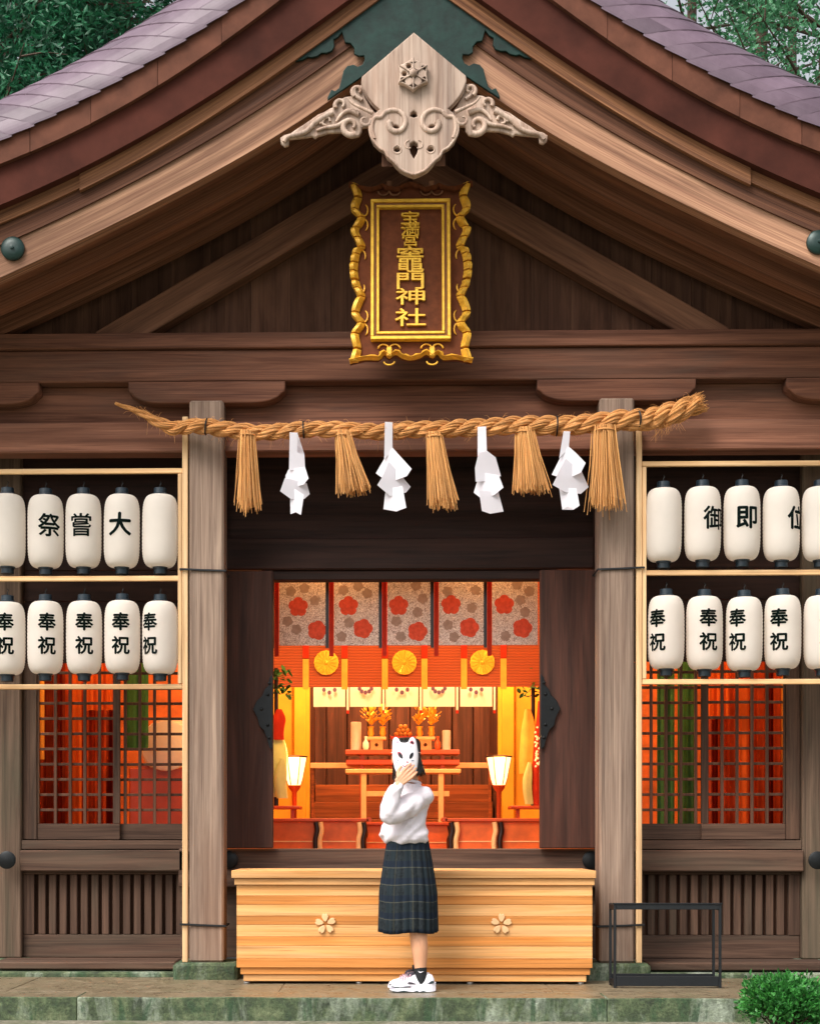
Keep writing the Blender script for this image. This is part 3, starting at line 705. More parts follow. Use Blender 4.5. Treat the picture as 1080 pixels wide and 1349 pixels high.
# hanging strip curtains at the doorway
NY = WY + .32
spans = [(368, 430), (440, 500), (510, 568), (578, 638), (648, 708)]
flw = [[(25, 37), (50, 68)], [(19, 36), (38, 66)], [(15, 36), (40, 70)], [(16, 35), (40, 65)], [(16, 35), (40, 66)]]
def flower_loop(cx, cz, r, petals=5, depth=.28, a0=0.0):
    return [(cx + r * (1 - depth + depth * abs(math.cos((a - a0) * petals / 2)) ** .6) * math.cos(a + math.pi / 2), cz + r * (1 - depth + depth * abs(math.cos((a - a0) * petals / 2)) ** .6) * math.sin(a + math.pi / 2)) for a in np.linspace(0, 2 * math.pi, 40, endpoint=False)]
names5 = ['leftmost', 'second from left', 'middle', 'fourth from left', 'rightmost']
for i, (a, b) in enumerate(spans):
    z1, z0 = Z(760, NY) + .04, Z(850, NY); x0, x1 = X(a, NY), X(b, NY)
    t = thing('hanging_curtain', names5[i] + ' of five patterned cloth strips with red flowers in the doorway', 'curtain', ((x0 + x1) / 2, NY, z0), 'doorway curtain strips')
    box('red_border', x0 - .035, x0 - .003, NY - .004, NY + .004, z0 - .08, z1, 'crimson', t, 0)
    box('dark_gap_strip', x0 - .062, x0 - .037, NY - .002, NY + .004, z0 - .02, z1, 'dark_lacquer', t, 0)  # dark strip painted in for the shaded gap between the cloths
    loops = [flower_loop(X(a + fx, NY), Z(762 + fy, NY), .074, 5, .2, j) for j, (fx, fy) in enumerate(flw[i])]
    for lp in loops: plate('printed_flower', [lp], 0, NY, 'print_red', t)
    used = [(a + fx, 762 + fy, 17) for fx, fy in flw[i]]; small = []
    for j in range(60):
        gx, gy = rnd.uniform(a + 9, b - 9), rnd.uniform(770, 842)
        if all(math.hypot(gx - ux, gy - uy) > ur + 1 for ux, uy, ur in used) and len(small) < 5:
            used.append((gx, gy, 14)); small.append(flower_loop(X(gx, NY), Z(gy, NY), .04, 5, .25, j))
    for lp in small: plate('printed_flower', [lp], 0, NY, 'print_taupe', t)
    plate('cloth', [[(x0, z0), (x1, z0), (x1, z1), (x0, z1)]] + loops + small, 0, NY, 'brocade', t)
# bamboo blind with gold crests and straps
SY = 3.3
b0, b1 = Z(905, SY), Z(835, SY)
bl = thing('bamboo_blind', 'rolled down orange bamboo blind with gold crests and yellow straps', 'blind', (0, SY, b0))
box('blind_cloth', X(330, SY), X(745, SY), SY, SY + .012, b0, Z(740, SY), 'bamboo_blind', bl, 0)
for px in (403, 454, 507, 559, 611, 663): box('strap', X(px - 4, SY), X(px + 4, SY), SY - .012, SY - .003, b0 - .02, Z(868, SY), 'strap_yellow', bl, .001); box('strap', X(px - 4, SY), X(px + 4, SY), SY - .012, SY - .003, Z(867, SY), Z(740, SY), 'crimson', bl, .001)
for px in (430, 532.5, 635):
    cx, cz = X(px, SY), Z(873, SY); cr = plate('crest', [flower_loop(cx, cz, .105, 16, .07)], .012, SY - .02, 'gold', bl, .003)
    bm = bmesh.new()
    for k in range(16):
        a = k * math.pi / 8; tube_bm([(cx + .025 * math.cos(a), SY - .028, cz + .025 * math.sin(a)), (cx + .092 * math.cos(a), SY - .028, cz + .092 * math.sin(a))], [.003, .008], 5, bm)
    bmesh.ops.create_uvsphere(bm, u_segments=8, v_segments=6, radius=.02, matrix=Matrix.Translation((cx, SY - .026, cz)))
    finish('crest_petals', tomesh(bm), 'gold', cr)
# short white valance
VY = 3.9
for i, (a, b) in enumerate([(413, 455), (461, 502), (508, 551), (557, 599), (606, 648)]):
    x0, x1, z0, z1 = X(a, VY), X(b, VY), Z(931, VY), Z(895, VY)
    t = thing('white_valance', names5[i] + ' of five short cream valance cloths above the altar', 'valance', ((x0 + x1) / 2, VY, z0), 'altar valances')
    rings = [[(x0 + (x1 - x0) * k / 8, VY + .006 * math.sin(k * 1.6 + i) * j / 3, z1 + (z0 - z1) * j / 3) for k in range(9)] for j in range(4)]
    finish('cloth', tomesh(loft_bm(rings, False, False)), 'cream_cloth', t, True)
    box('tie_ribbon', x1 + .012, x1 + .03, VY - .005, VY + .003, z0 - .03, z1, 'cream_cloth', t, 0); box('ribbon_tip', x1 + .010, x1 + .032, VY - .006, VY + .004, z0 - .06, z0 - .032, 'crimson', t, 0)
    cz = Z(905, VY)
    for k in range(5 if i % 2 else 3):
        n_ = 5 if i % 2 else 3; a_ = math.pi + (k + .5) / n_ * math.pi; cx = (x0 + x1) / 2 + .055 * math.cos(a_)
        plate('printed_crest', [[(cx + .017 * math.cos(q), cz + .055 * math.sin(a_) * .9 + .02 * math.sin(q)) for q in np.linspace(0, 2 * math.pi, 10, endpoint=False)]], .002, VY - .012, 'purple', t)

# low tables in front with curved legs
def low_table(name, label, x0, x1, y, ztop, legs, grp):
    t = thing(name, label, 'table', ((x0 + x1) / 2, y, FZ), grp)
    box('table_top', x0, x1, y, y + .36, ztop - .025, ztop, 'red_lacquer', t, .004)
    for e in (x0, x1): tube('scroll_end', [(e, y + .0, ztop - .008), (e, y + .36, ztop - .008)], .02, 'red_lacquer', t, 10)
    box('front_panel', x0 + .05, x1 - .05, y + .03, y + .05, FZ + .02, ztop - .026, 'table_orange', t, .002); box('panel_groove', x0 + .05, x1 - .05, y + .026, y + .029, FZ + (ztop - FZ) * .42, FZ + (ztop - FZ) * .42 + .008, 'pale_wood', t, 0)
    for lx, m in legs:
        P = smooth_line([(lx - .0, y + .0, ztop - .03), (lx + .010, y + .0, ztop - .10), (lx - .004, y + .0, FZ + .14), (lx + .004, y, FZ + .0)], 5)
        finish('leg', tomesh(tube_bm(P, [.02] * len(P), 8)), m, t, 50)
    return t
TYy = 2.35
low_table('low_table', 'long red low table at the left of the hall, its scrolled end behind the person', X(300, TYy), X(486, TYy), TYy, Z(1078, TYy), [(X(416, TYy), 'dark_lacquer'), (X(422, TYy), 'pale_wood'), (X(473, TYy), 'pale_wood'), (X(479, TYy), 'dark_lacquer')], 'low tables')
low_table('low_table', 'long red low table at the right of the hall, below the right standing lamp', X(586, TYy), X(770, TYy), TYy, Z(1078, TYy), [(X(594, TYy), 'dark_lacquer'), (X(601, TYy), 'pale_wood'), (X(651, TYy), 'pale_wood'), (X(659, TYy), 'dark_lacquer')], 'low tables')
low_table('low_table', 'shorter red low table set back between the two long ones', X(470, 2.9), X(600, 2.9), 2.9, Z(1083, 2.9), [(X(480, 2.9), 'dark_lacquer'), (X(592, 2.9), 'dark_lacquer')], 'low tables')

# standing lamps
def andon(px, pyt, Y, label):
    x = X(px, Y); z1, z0 = Z(998, Y), Z(1034, Y)
    t = thing('standing_lamp', label, 'lamp', (x, Y, FZ), 'standing lamps')
    sh = lathe('lamp_shade', [(.050, z0), (.066, z0 + .05), (.098, z1)], 'lamp_paper', t, 6, (x, Y, 0), None)
    bm = bmesh.new()
    for k in range(6):
        a = k * math.pi / 3; tube_bm([(x + .052 * math.cos(a), Y + .052 * math.sin(a), z0), (x + .068 * math.cos(a), Y + .068 * math.sin(a), z0 + .05), (x + .101 * math.cos(a), Y + .101 * math.sin(a), z1)], .0045, 5, bm)
    finish('shade_ribs', tomesh(bm), 'red_lacquer', sh)
    lathe('lamp_cap', [(.106, z1), (.110, z1 + .012), (.05, z1 + .02)], 'dark_lacquer', t, 6, (x, Y, 0), None)
    lathe('lamp_stem', [(.055, z0 - .004), (.045, z0 - .03), (.02, z0 - .06), (.018, FZ + .05), (.1, FZ + .03), (.11, FZ)], 'red_lacquer', t, 16, (x, Y, 0))
    l = bpy.data.lights.new('lamp_bulb', 'POINT'); l.energy = 14; l.color = (1, .55, .2); l.shadow_soft_size = .08
    lo = bpy.data.objects.new('lamp_bulb', l); COL.objects.link(lo); lo.location = (x, Y - .16, z1 + .05); attach(lo, t)
andon(388, 998, 2.95, 'glowing paper standing lamp at the left of the altar, half behind the door edge')
andon(657, 998, 2.95, 'glowing paper standing lamp at the right of the altar')

# altar tables
AY = 3.5
t = thing('altar_table', 'pale wooden altar table with crossed rails behind the person', 'altar table', (X(530, AY), AY, FZ))
zt2 = Z(1013, AY)
box('table_top', X(455, AY), X(607, AY), AY, AY + .3, zt2 - .035, zt2, 'pale_wood', t, .004)
for px in (479, 581): box('leg', X(px - 3.5, AY), X(px + 3.5, AY), AY + .03, AY + .08, FZ, zt2 - .036, 'pale_wood', t, .003)
box('cross_rail', X(480, AY), X(592, AY), AY + .04, AY + .06, Z(1049, AY), Z(1042, AY), 'pale_wood', t, .003)
t2 = thing('altar_shelf', 'red lacquered altar shelf holding the offerings', 'shelf', (X(530, AY), AY + .4, FZ))
zs = Z(988, AY + .45)
box('shelf_board', X(455, AY + .45), X(605, AY + .45), AY + .4, AY + .75, zs - .04, zs, 'red_lacquer', t2, .004); box('lower_board', X(456, AY + .45), X(605, AY + .45), AY + .42, AY + .75, Z(1003, AY + .45) - .03, Z(1001, AY + .45), 'red_lacquer', t2, .004)
for px in (477, 583): box('leg', X(px - 3, AY + .45), X(px + 3, AY + .45), AY + .5, AY + .56, FZ, zs - .041, 'red_lacquer', t2, .003)
t3 = thing('railing', 'long pale horizontal rail in front of the alcove', 'rail', (X(530, 4.2), 4.3, FZ))
box('hand_rail', X(409, 4.3), X(648, 4.3), 4.28, 4.33, Z(1012, 4.3), Z(1005, 4.3), 'pale_wood', t3, .003)
for px in (412, 645): box('rail_post', X(px - 2, 4.3), X(px + 2, 4.3), 4.29, 4.32, FZ, Z(1013, 4.3), 'hall_wood', t3, .002)
OY = AY + .52
def zat(py): return Z(py, OY)
for px, top, hw, lab in ((469, 952, 7, 'tall white paper roll at the left end of the altar shelf'), (588, 963, 5.5, 'shorter white paper roll at the right end of the altar shelf')):
    tag(lathe('paper_roll', [(hw / 150, zs + .002), (hw / 150, zat(top)), (hw / 170, zat(top) + .006), (.01, zat(top) + .007)], 'cream_cloth', None, 16, (X(px, OY), OY, 0)), lab, 'paper roll')
for px, side in ((496, 'left'), (560, 'right')):
    x = X(px, OY); hw = .055
    t = thing('offering_stand', 'pale wooden offering stand with a round hole, ' + side + ' of the fox mask', 'offering stand', (x, OY, zs), 'offering stands')
    zb_ = zs + .002; zt_ = zat(975)
    hole = [(x + .016 * math.cos(a), (zb_ + zt_) / 2 + .016 * math.sin(a)) for a in np.linspace(0, 2 * math.pi, 14, endpoint=False)]
    plate('pierced_front', [[(x - hw, zb_), (x + hw, zb_), (x + hw, zt_), (x - hw, zt_)], hole], .01, OY - .05, 'pale_wood', t)
    box('stand_body', x - hw, x + hw, OY - .03, OY + .06, zb_, zt_ - .001, 'hall_wood', t, 0); box('tray', x - .085, x + .085, OY - .09, OY + .09, zt_, zt_ + .025, 'pale_wood', t, .003)
    # gold flower sprays standing on the tray
    f = thing('gold_flowers', 'bunch of gilded flowers on the ' + side + ' offering stand', 'flowers', (x, OY, zt_ + .026), 'gilded flower bunches')
    for q, dx in enumerate((-.05, .055)):
        xb = x + dx; lathe('vase', [(.018, zt_ + .026), (.03, zt_ + .06), (.022, zt_ + .10), (.03, zt_ + .12)], 'gold', f, 12, (xb, OY, 0))
        bm = bmesh.new()
        for k in range(46):
            a, el, L = rnd.uniform(0, 6.28), rnd.uniform(.5, 1.5), rnd.uniform(.04, .2)
            p = Vector((xb + math.cos(a) * math.cos(el) * L * .55, OY + math.sin(a) * math.cos(el) * L * .5, zt_ + .12 + math.sin(el) * L))
            M = Matrix.Translation(p) @ Matrix.Rotation(a, 4, 'Z') @ Matrix.Rotation(-el, 4, 'Y') @ Matrix.Diagonal((1.6, 1, .35, 1))
            bmesh.ops.create_icosphere(bm, subdivisions=1, radius=.016, matrix=M)
        finish('gold_leaves', tomesh(bm), 'gold', f)
x = X(531, OY)
t = thing('offering_tray', 'red lacquered tray piled with small round offerings between the gilded flowers', 'tray', (x, OY, zs))
box('tray_stand', x - .05, x + .05, OY, OY + .1, zs + .002, zat(974), 'red_lacquer', t, .003)
plate('tray_board', [[(x - .12, zat(967)), (x - .115, zat(972)), (x - .09, zat(974)), (x + .09, zat(974)), (x + .115, zat(972)), (x + .12, zat(967)), (x + .105, zat(970)), (x - .105, zat(970))]], .14, OY + .05, 'red_lacquer', t, .002)
for k, (fx, fz) in enumerate(((-.06, 0), (-.02, 0), (.02, 0), (.06, 0), (-.04, .034), (0, .034), (.04, .034), (-.02, .068), (.02, .068))):
    bm = bmesh.new(); bmesh.ops.create_uvsphere(bm, u_segments=12, v_segments=8, radius=.021, matrix=Matrix.Translation((x + fx, OY + .05, zat(970) + .022 + fz))); finish('round_offering', tomesh(bm), 'fruit_orange', t, True)
for px, lab in ((482, 'small white sake flask beside the left paper roll'), (576, 'small orange flask beside the right paper roll')):
    tag(lathe('flask', [(.02, zs + .002), (.028, zs + .03), (.026, zs + .06), (.010, zs + .09), (.012, zs + .12)], 'cream_cloth' if px < 500 else 'red_lacquer', None, 14, (X(px, OY), OY - .1, 0)), lab, 'flask')

# colour-silk ceremonial stands at either side
def silk_stand(px, Y, label, cols):
    x = X(px, Y); t = thing('ceremonial_stand', label, 'stand', (x, Y, FZ), 'ceremonial silk stands')
    box('pedestal', x - .16, x + .16, Y - .16, Y + .16, FZ, FZ + .12, 'red_lacquer', t, .006); box('pedestal_shelf', x - .2, x + .2, Y - .18, Y + .18, Z(1066, Y), Z(1062, Y), 'red_lacquer', t, .004)
    for sx in (-.14, .14): box('pedestal_leg', x + sx - .015, x + sx + .015, Y - .14, Y - .11, FZ + .121, Z(1066, Y) - .001, 'red_lacquer', t, 0)
    lathe('staff', [(.02, Z(1062, Y) + .001), (.016, Z(880, Y))], 'dark_lacquer', t, 10, (x, Y, 0))
    for k, (c, dx, w, a, b) in enumerate(cols):
        z1, z0 = Z(a, Y), Z(b, Y); rings = []
        for j in range(9):
            f = j / 8; ww = w * (.35 + .65 * min(1, f * 3)) * (1 - .25 * max(0, f - .6))
            rings.append([(x + dx + ww * math.cos(q) + .01 * math.sin(f * 5 + k), Y - .05 - .03 * k + ww * .5 * math.sin(q) * (1 + .3 * math.cos(3 * q)), z1 + (z0 - z1) * f) for q in np.linspace(0, 2 * math.pi, 16, endpoint=False)])
        finish('silk', tomesh(loft_bm(rings)), c, t, 60)
    bm = bmesh.new()
    for k in range(60):
        p = Vector((x + rnd.uniform(-.12, .12), Y + rnd.uniform(-.1, .1), Z(900, Y) + rnd.uniform(-.12, .12)))
        bmesh.ops.create_icosphere(bm, subdivisions=1, radius=.03, matrix=Matrix.Translation(p) @ Matrix.Rotation(rnd.uniform(0, 6), 4, 'Z') @ Matrix.Rotation(rnd.uniform(-1, 1), 4, 'Y') @ Matrix.Diagonal((1.3, .7, .15, 1)))
    finish('leaf_sprig', tomesh(bm), 'drape_green', t)
    return t, x
plain('pale_silk', '#c9cf8e', .7, 0, .1, 10, 0, .2, .2)
silk_stand(364, 2.75, 'ceremonial stand with pale green silk and red top beside the left door edge', [('pale_silk', .0, .085, 958, 1050), ('crimson', .02, .06, 935, 975), ('pale_silk', .05, .05, 1000, 1052)])
t, x = silk_stand(702, 3.4, 'ceremonial stand with yellow green silk and beaded red streamers beside the right door edge', [('strap_yellow', -.05, .07, 935, 1020), ('crimson', .04, .045, 925, 1062), ('pale_silk', -.05, .04, 1005, 1060)])
bm = bmesh.new()
for k in range(40): bmesh.ops.create_icosphere(bm, subdivisions=1, radius=.011, matrix=Matrix.Translation((x + rnd.uniform(0, .08), 3.4 - .15 - rnd.uniform(0, .01), Z(960 + k * 1.3, 3.4))))
finish('beads', tomesh(bm), 'cream_cloth', t)

# side bays seen through the lattice: hung cloths
def drape(px0, px1, py0, py1, Y, mat, label, folds=5, amp=.03, name='hung_cloth'):
    x0, x1, z1, z0 = X(px0, Y), X(px1, Y), Z(py0, Y), Z(py1, Y); nk = folds * 8
    rings = [[(x0 + (x1 - x0) * k / nk, Y + amp * math.sin(k / nk * folds * 2 * math.pi) * (.5 + .5 * j / 6), z1 + (z0 - z1) * j / 6) for k in range(nk + 1)] for j in range(7)]
    return tag(finish(name, tomesh(loft_bm(rings, False, False)), mat, None, True), label, 'curtain', 'cloths hung in the side bays')
DY = 2.6
drape(-40, 158, 700, 1130, DY + .55, 'drape_deep', 'wide dark red cloth hung behind everything in the left bay', 14, .05)
drape(925, 1130, 700, 1130, DY + .55, 'drape_deep', 'wide dark red cloth hung behind everything in the right bay', 14, .05)
drape(61, 74, 780, 1120, DY, 'drape_red', 'narrow dark red cloth strip behind the left lattice, nearest the outer post')
drape(86, 140, 780, 1120, DY, 'drape_red', 'broad folded red cloth behind the left lattice')
drape(112, 150, 780, 935, DY - .15, 'drape_orange', 'short orange cloth over the red one behind the left lattice', 3)
drape(165, 196, 780, 988, DY - .2, 'drape_green', 'green hanging banner behind the left lattice', 2, .02)
drape(865, 888, 780, 1120, DY - .2, 'drape_green', 'green hanging banner behind the right lattice, nearer the pillar', 2, .02)
drape(892, 914, 780, 1120, DY - .1, 'drape_green', 'second green banner behind the right lattice, beside the window stile', 2, .02)
drape(945, 1008, 780, 1120, DY, 'drape_red', 'broad folded red cloth behind the right lattice')
drape(925, 960, 780, 948, DY - .15, 'drape_orange', 'short orange cloth over the red one behind the right lattice', 3)
drape(1018, 1040, 780, 1120, DY + .1, 'drape_red', 'narrow red cloth behind the right lattice, nearest the outer post', 2)
drape(44, 59, 780, 1000, DY - .05, 'strap_yellow', 'narrow yellow cloth behind the left lattice, beside the outer jamb', 1, .02)
drape(1028, 1040, 780, 1010, DY - .05, 'strap_yellow', 'narrow yellow cloth behind the right lattice, beside the outer jamb', 1, .02)
drape(96, 108, 880, 1120, DY - .12, 'drape_orange', 'slim orange sash over the red cloth behind the left lattice', 1, .02)
drape(972, 986, 880, 1120, DY - .12, 'drape_orange', 'slim orange sash over the red cloth behind the right lattice', 1, .02)
x = X(222, 2.7)
t = thing('wooden_drum', 'pale round drum on a red brown stand behind the left lattice', 'drum', (x, 2.75, FZ))
bm = bmesh.new(); lathe_bm([(.001, -.17), (.19, -.17), (.2, -.165), (.235, 0), (.2, .165), (.19, .17), (.001, .17)], 28, (0, 0, 0), bm)
bmesh.ops.transform(bm, matrix=Matrix.Translation((x, 2.75, Z(982, 2.6))) @ Matrix.Rotation(R(90), 4, 'X'), verts=bm.verts[:]); finish('drum_body', tomesh(bm), 'cream_cloth', t, 40)
box('drum_stand', x - .3, x + .3, 2.6, 2.95, FZ, Z(1011, 2.6), 'red_lacquer', t, .01)
for k in range(2): bar('stand_cross', (x - .25 + .5 * k, 2.72, Z(1011, 2.6)), (x + (.22 - .44 * k), 2.72, Z(985, 2.6) - .2), .05, .05, 'red_lacquer', t)
# ceiling lamps of the hall
for (lx, ly, e, lab) in ((-.6, 1.95, 72, 'round hanging hall lamp left of the doorway axis'), (.6, 1.95, 72, 'round hanging hall lamp right of the doorway axis'), (-2.5, 1.95, 58, 'round hanging hall lamp over the left bay'), (2.5, 1.95, 58, 'round hanging hall lamp over the right bay'), (-.75, 3.6, 130, 'round hanging lamp above the altar, left one'), (.75, 3.6, 130, 'round hanging lamp above the altar, right one'), (0, 5.0, 70, 'round hanging lamp inside the altar alcove')):
    t = thing('hanging_lamp', lab, 'lamp', (lx, ly, CEIL), 'hall ceiling lamps')
    lathe('lamp_globe', [(.02, CEIL - .42), (.1, CEIL - .40), (.14, CEIL - .32), (.1, CEIL - .23), (.03, CEIL - .2)], 'hall_lamp_glass', t, 20, (lx, ly, 0)); lathe('lamp_rod', [(.008, CEIL - .2), (.008, CEIL - .02), (.05, CEIL - .015), (.05, CEIL - .001)], 'dark_lacquer', t, 12, (lx, ly, 0))
    l = bpy.data.lights.new('lamp_bulb', 'POINT'); l.energy = e; l.color = (1, .6, .29) if 3 < ly < 4.5 else (1, .5, .17); l.shadow_soft_size = .12
    o = bpy.data.objects.new('lamp_bulb', l); COL.objects.link(o); o.location = (lx, ly, CEIL - .5); attach(o, t)

# ================================================================== NAME PLAQUE
QY = .50; SQ = F / (10 + QY)
def q(px, py): return ((px - 541) / SQ, (360 - py) / SQ)           # local plaque coordinates
def zq(zx, zy): return q(440 + zx / 4.82, 220 + zy / 4.82)           # from the enlarged view
PL = thing('name_plaque', 'carved name plaque with wavy gold frame hanging under the gable', 'plaque', (X(541, QY), QY, Z(360, QY)))
PL.rotation_euler = (R(-7), 0, 0)
def pl_add(o): o.parent = PL; return o
left = [(100, 70), (128, 160), (108, 245), (150, 300), (135, 350), (108, 395), (150, 495), (118, 540), (102, 650), (118, 755), (150, 825), (135, 870), (112, 945), (148, 1000), (140, 1040), (110, 1085), (125, 1180), (104, 1272)]
bot = [(104, 1272), (200, 1248), (285, 1250), (320, 1215), (350, 1240), (390, 1215), (430, 1238), (484, 1252)]
top = [(484, 75), (440, 88), (390, 110), (340, 98), (300, 85), (260, 105), (180, 100), (100, 70)]
def half(pts): return [zq(*p) for p in pts]
L_ = half(left); B_ = half(bot); T_ = half(top)
def pm(pts): return [(-x, z) for x, z in pts]
outline = L_ + B_[1:] + pm(list(reversed(B_)))[1:] + pm(list(reversed(L_)))[1:] + pm(list(reversed(T_)))[1:] + T_[1:-1]
pl_add(plate('back_board', [outline], .03, .02, 'plaque_brown', None, .002))
def ribbon(pts, w, name, parent_add, y=0.0, mat='gold_rim', inward=1):
    "gold border that follows the wavy edge, bevelled towards the viewer"
    P = pts; rings = []; n_ = len(P)
    for i in range(n_):
        a = Vector(P[max(0, i - 1)]); b = Vector(P[min(n_ - 1, i + 1)]); d = (b - a).normalized(); nn = Vector((-d.y, d.x)) * inward; p = Vector(P[i])
        ww = w * (1 + .25 * math.sin(i * 1.7))
        rings.append([(p.x, y + .006, p.y), (p.x + nn.x * ww * .35, y - .045, p.y + nn.y * ww * .35), (p.x + nn.x * ww, y - .02, p.y + nn.y * ww), (p.x + nn.x * ww, y + .006, p.y + nn.y * ww)])
    return parent_add(finish(name, tomesh(loft_bm(rings)), mat, None))
def dens(pts): return [tuple(v) for v in smooth_line(pts, 3)]
dl = [Vector(p) for p in smooth_line(L_, 12)]
brk = [70, 165, 248, 305, 372, 440, 505, 552, 605, 662, 722, 778, 838, 940, 1010, 1080, 1180, 1272]
for z0_, z1_ in zip(brk[:-1], brk[1:]):
    za_, zb_ = zq(0, z0_)[1] - .0025, zq(0, z1_)[1] + .0025
    sg = [p for p in dl if zb_ <= p.y <= za_]
    if len(sg) < 3: continue
    for s in (1, -1):
        rings = []
        for i, p in enumerate(sg):
            f = i / (len(sg) - 1); bulge = math.sin(math.pi * min(1, max(0, .08 + .84 * f))); ww = .052; x = p.x * s; k_ = s
            rings.append([(x - k_ * .004 * bulge, .006, p.y), (x - k_ * .003 * bulge, -.022 - .016 * bulge, p.y), (x + k_ * ww * .45, -.030 - .020 * bulge, p.y), (x + k_ * ww, -.012, p.y), (x + k_ * ww, .006, p.y)])
        pl_add(finish('gold_border', tomesh(loft_bm(rings)), 'gold_rim', None, 35))
full_b = B_ + pm(list(reversed(B_)))[1:]; full_t = list(reversed(T_)) + pm(T_)[1:]
ribbon(dens(full_b), .026, 'gold_border', pl_add, inward=1, mat='gold_rim'); ribbon(dens(full_t), .022, 'gold_border', pl_add, inward=-1, mat='plaque_brown')  # top edge is gold too; its shade is painted in as brown
# scallops on the side borders
for s in (1, -1):
    for c in ((185, 250, -60, 100), (185, 350, -100, 60), (170, 560, -90, 30), (165, 770, -30, 90), (185, 960, -60, 100), (185, 1050, -100, 60)):
        zx, zy, a0, a1 = c; pts = [(zx + 30 * math.cos(R(a)), zy + 42 * math.sin(R(a))) for a in np.linspace(a0, a1, 8)]
        P = [(s * zq(*p)[0], -.002, zq(*p)[1]) for p in pts]; pl_add(finish('gilt_curl', tomesh(tube_bm(P, [.003, .005, .006, .006, .006, .006, .005, .003], 6)), 'gold_rim', None, True))
for zx in (350, 620):
    for yy, sg in ((1160, 1), (140, -1)):
        for s in (1, -1):
            pts = [(zx + s * (36 + 34 * math.cos(a)), yy + sg * 20 - sg * 32 * math.sin(a)) for a in np.linspace(.1, math.pi, 8)]
            P = [(zq(*p)[0], -.004, zq(*p)[1]) for p in pts]; pl_add(finish('gilt_curl', tomesh(tube_bm(P, .0065, 6)), 'gold_rim' if sg > 0 else 'mould_wood', None, True))  # upper curls brown instead of gilt, shade put into the colour
    x, z = zq(zx, 1210); bm = bmesh.new(); add_box(bm, x - .018, x + .018, -.04, .0, z - .03, z + .034, .006); pl_add(finish('gilt_clasp', tomesh(bm), 'gold_rim', None))
    pts = [(zx + 34 * math.cos(a), 1262 + 22 * math.sin(a)) for a in np.linspace(0, math.pi, 8)]
    P = [(zq(*p)[0], -.004, zq(*p)[1]) for p in pts]; pl_add(finish('gilt_curl', tomesh(tube_bm(P, .006, 6)), 'gold_rim', None, True))
    x, z = zq(zx, 90); bm = bmesh.new(); add_box(bm, x - .018, x + .018, -.04, .0, z - .02, z + .022, .006); pl_add(finish('gilt_clasp', tomesh(bm), 'mould_wood', None))  # upper clasps coloured brown to stand in for shade on the gilt
def rect_frame(name, x0, x1, z0, z1, w, y0, y1, mat):
    bm = bmesh.new(); add_box(bm, x0, x1, y0, y1, z0, z0 + w, .003); add_box(bm, x0, x1, y0, y1, z1 - w, z1, .003); add_box(bm, x0, x0 + w, y0 + .001, y1, z0 + w + .0005, z1 - w - .0005, .003); add_box(bm, x1 - w, x1, y0 + .001, y1, z0 + w + .0005, z1 - w - .0005, .003)
    return pl_add(finish(name, tomesh(bm), mat, None))
x0, z1 = zq(233, 195); x1, z0 = zq(737, 1130)
rect_frame('inner_frame', x0, x1, z0, z1, .022, -.045, .004, 'gold'); rect_frame('inner_frame', x0 + .0225, x1 - .0225, z0 + .0225, z1 - .0225, .016, -.03, .004, 'mould_wood'); rect_frame('inner_frame', x0 + .039, x1 - .039, z0 + .039, z1 - .039, .018, -.04, .004, 'gold')
bm = bmesh.new(); add_box(bm, x0 + .05, x1 - .05, -.006, .004, z0 + .05, z1 - .05, 0); pl_add(finish('name_board', tomesh(bm), 'plaque_brown', None))
for ch, zy, wd_, ht in (('宝', 312, 118, 88), ('満', 392, 118, 84), ('宮', 464, 100, 80), ('竈', 592, 172, 178), ('門', 738, 172, 108), ('神', 840, 186, 110), ('社', 978, 196, 118)):
    bm = glyph_bm(ch, 1.0, .009); xsv = [v.co.x for v in bm.verts]; ysv = [v.co.y for v in bm.verts]
    sx = wd_ / 4.82 / SQ / (max(xsv) - min(xsv)); sy = ht / 4.82 / SQ / (max(ysv) - min(ysv)); cx, cz = zq(484, zy)
    r = bmesh.ops.extrude_face_region(bm, geom=bm.faces[:]); top_v = [g for g in r['geom'] if isinstance(g, bmesh.types.BMVert)]
    tv = set(top_v)
    for v in bm.verts: v.co = (cx + v.co.x * sx, -.007 - v.co.z * 6 - (.016 if v in tv else 0), cz + v.co.y * sy)
    pl_add(finish('character', tomesh(bm), 'gold', None))

# ================================================================== STRAW ROPE
RY = .62
pathpx = [(150, 528), (180, 539), (205, 552), (230, 561), (262, 561), (300, 566), (340, 570), (400, 566), (450, 566), (500, 569), (540, 566), (590, 565), (640, 563), (690, 560), (740, 561), (790, 557), (830, 553), (860, 549), (890, 540), (922, 528)]
rad_px = [2, 4, 6.5, 9, 10, 10, 10, 10, 10, 10, 10.5, 10.5, 11, 11.5, 12, 12.5, 13, 14, 14, 12]
SR = F / (10 + RY)
pp = [(W(a, b, RY)[0], RY - (.0 if 230 < a < 850 else -.06), W(a, b, RY)[1], r / SR) for a, b, r in [(p[0], p[1], r) for p, r in zip(pathpx, rad_px)]]
dense = smooth_line([Vector(p) for p in pp], 14)
ROPE = thing('straw_rope', 'thick twisted straw rope strung between the two pillars', 'rope', (0, RY, Z(563, RY)))
arc_ = [0.0]
for a, b in zip(dense[:-1], dense[1:]): arc_.append(arc_[-1] + (Vector(b[:3]) - Vector(a[:3])).length)
fr = frames([d_[:3] for d_ in dense])
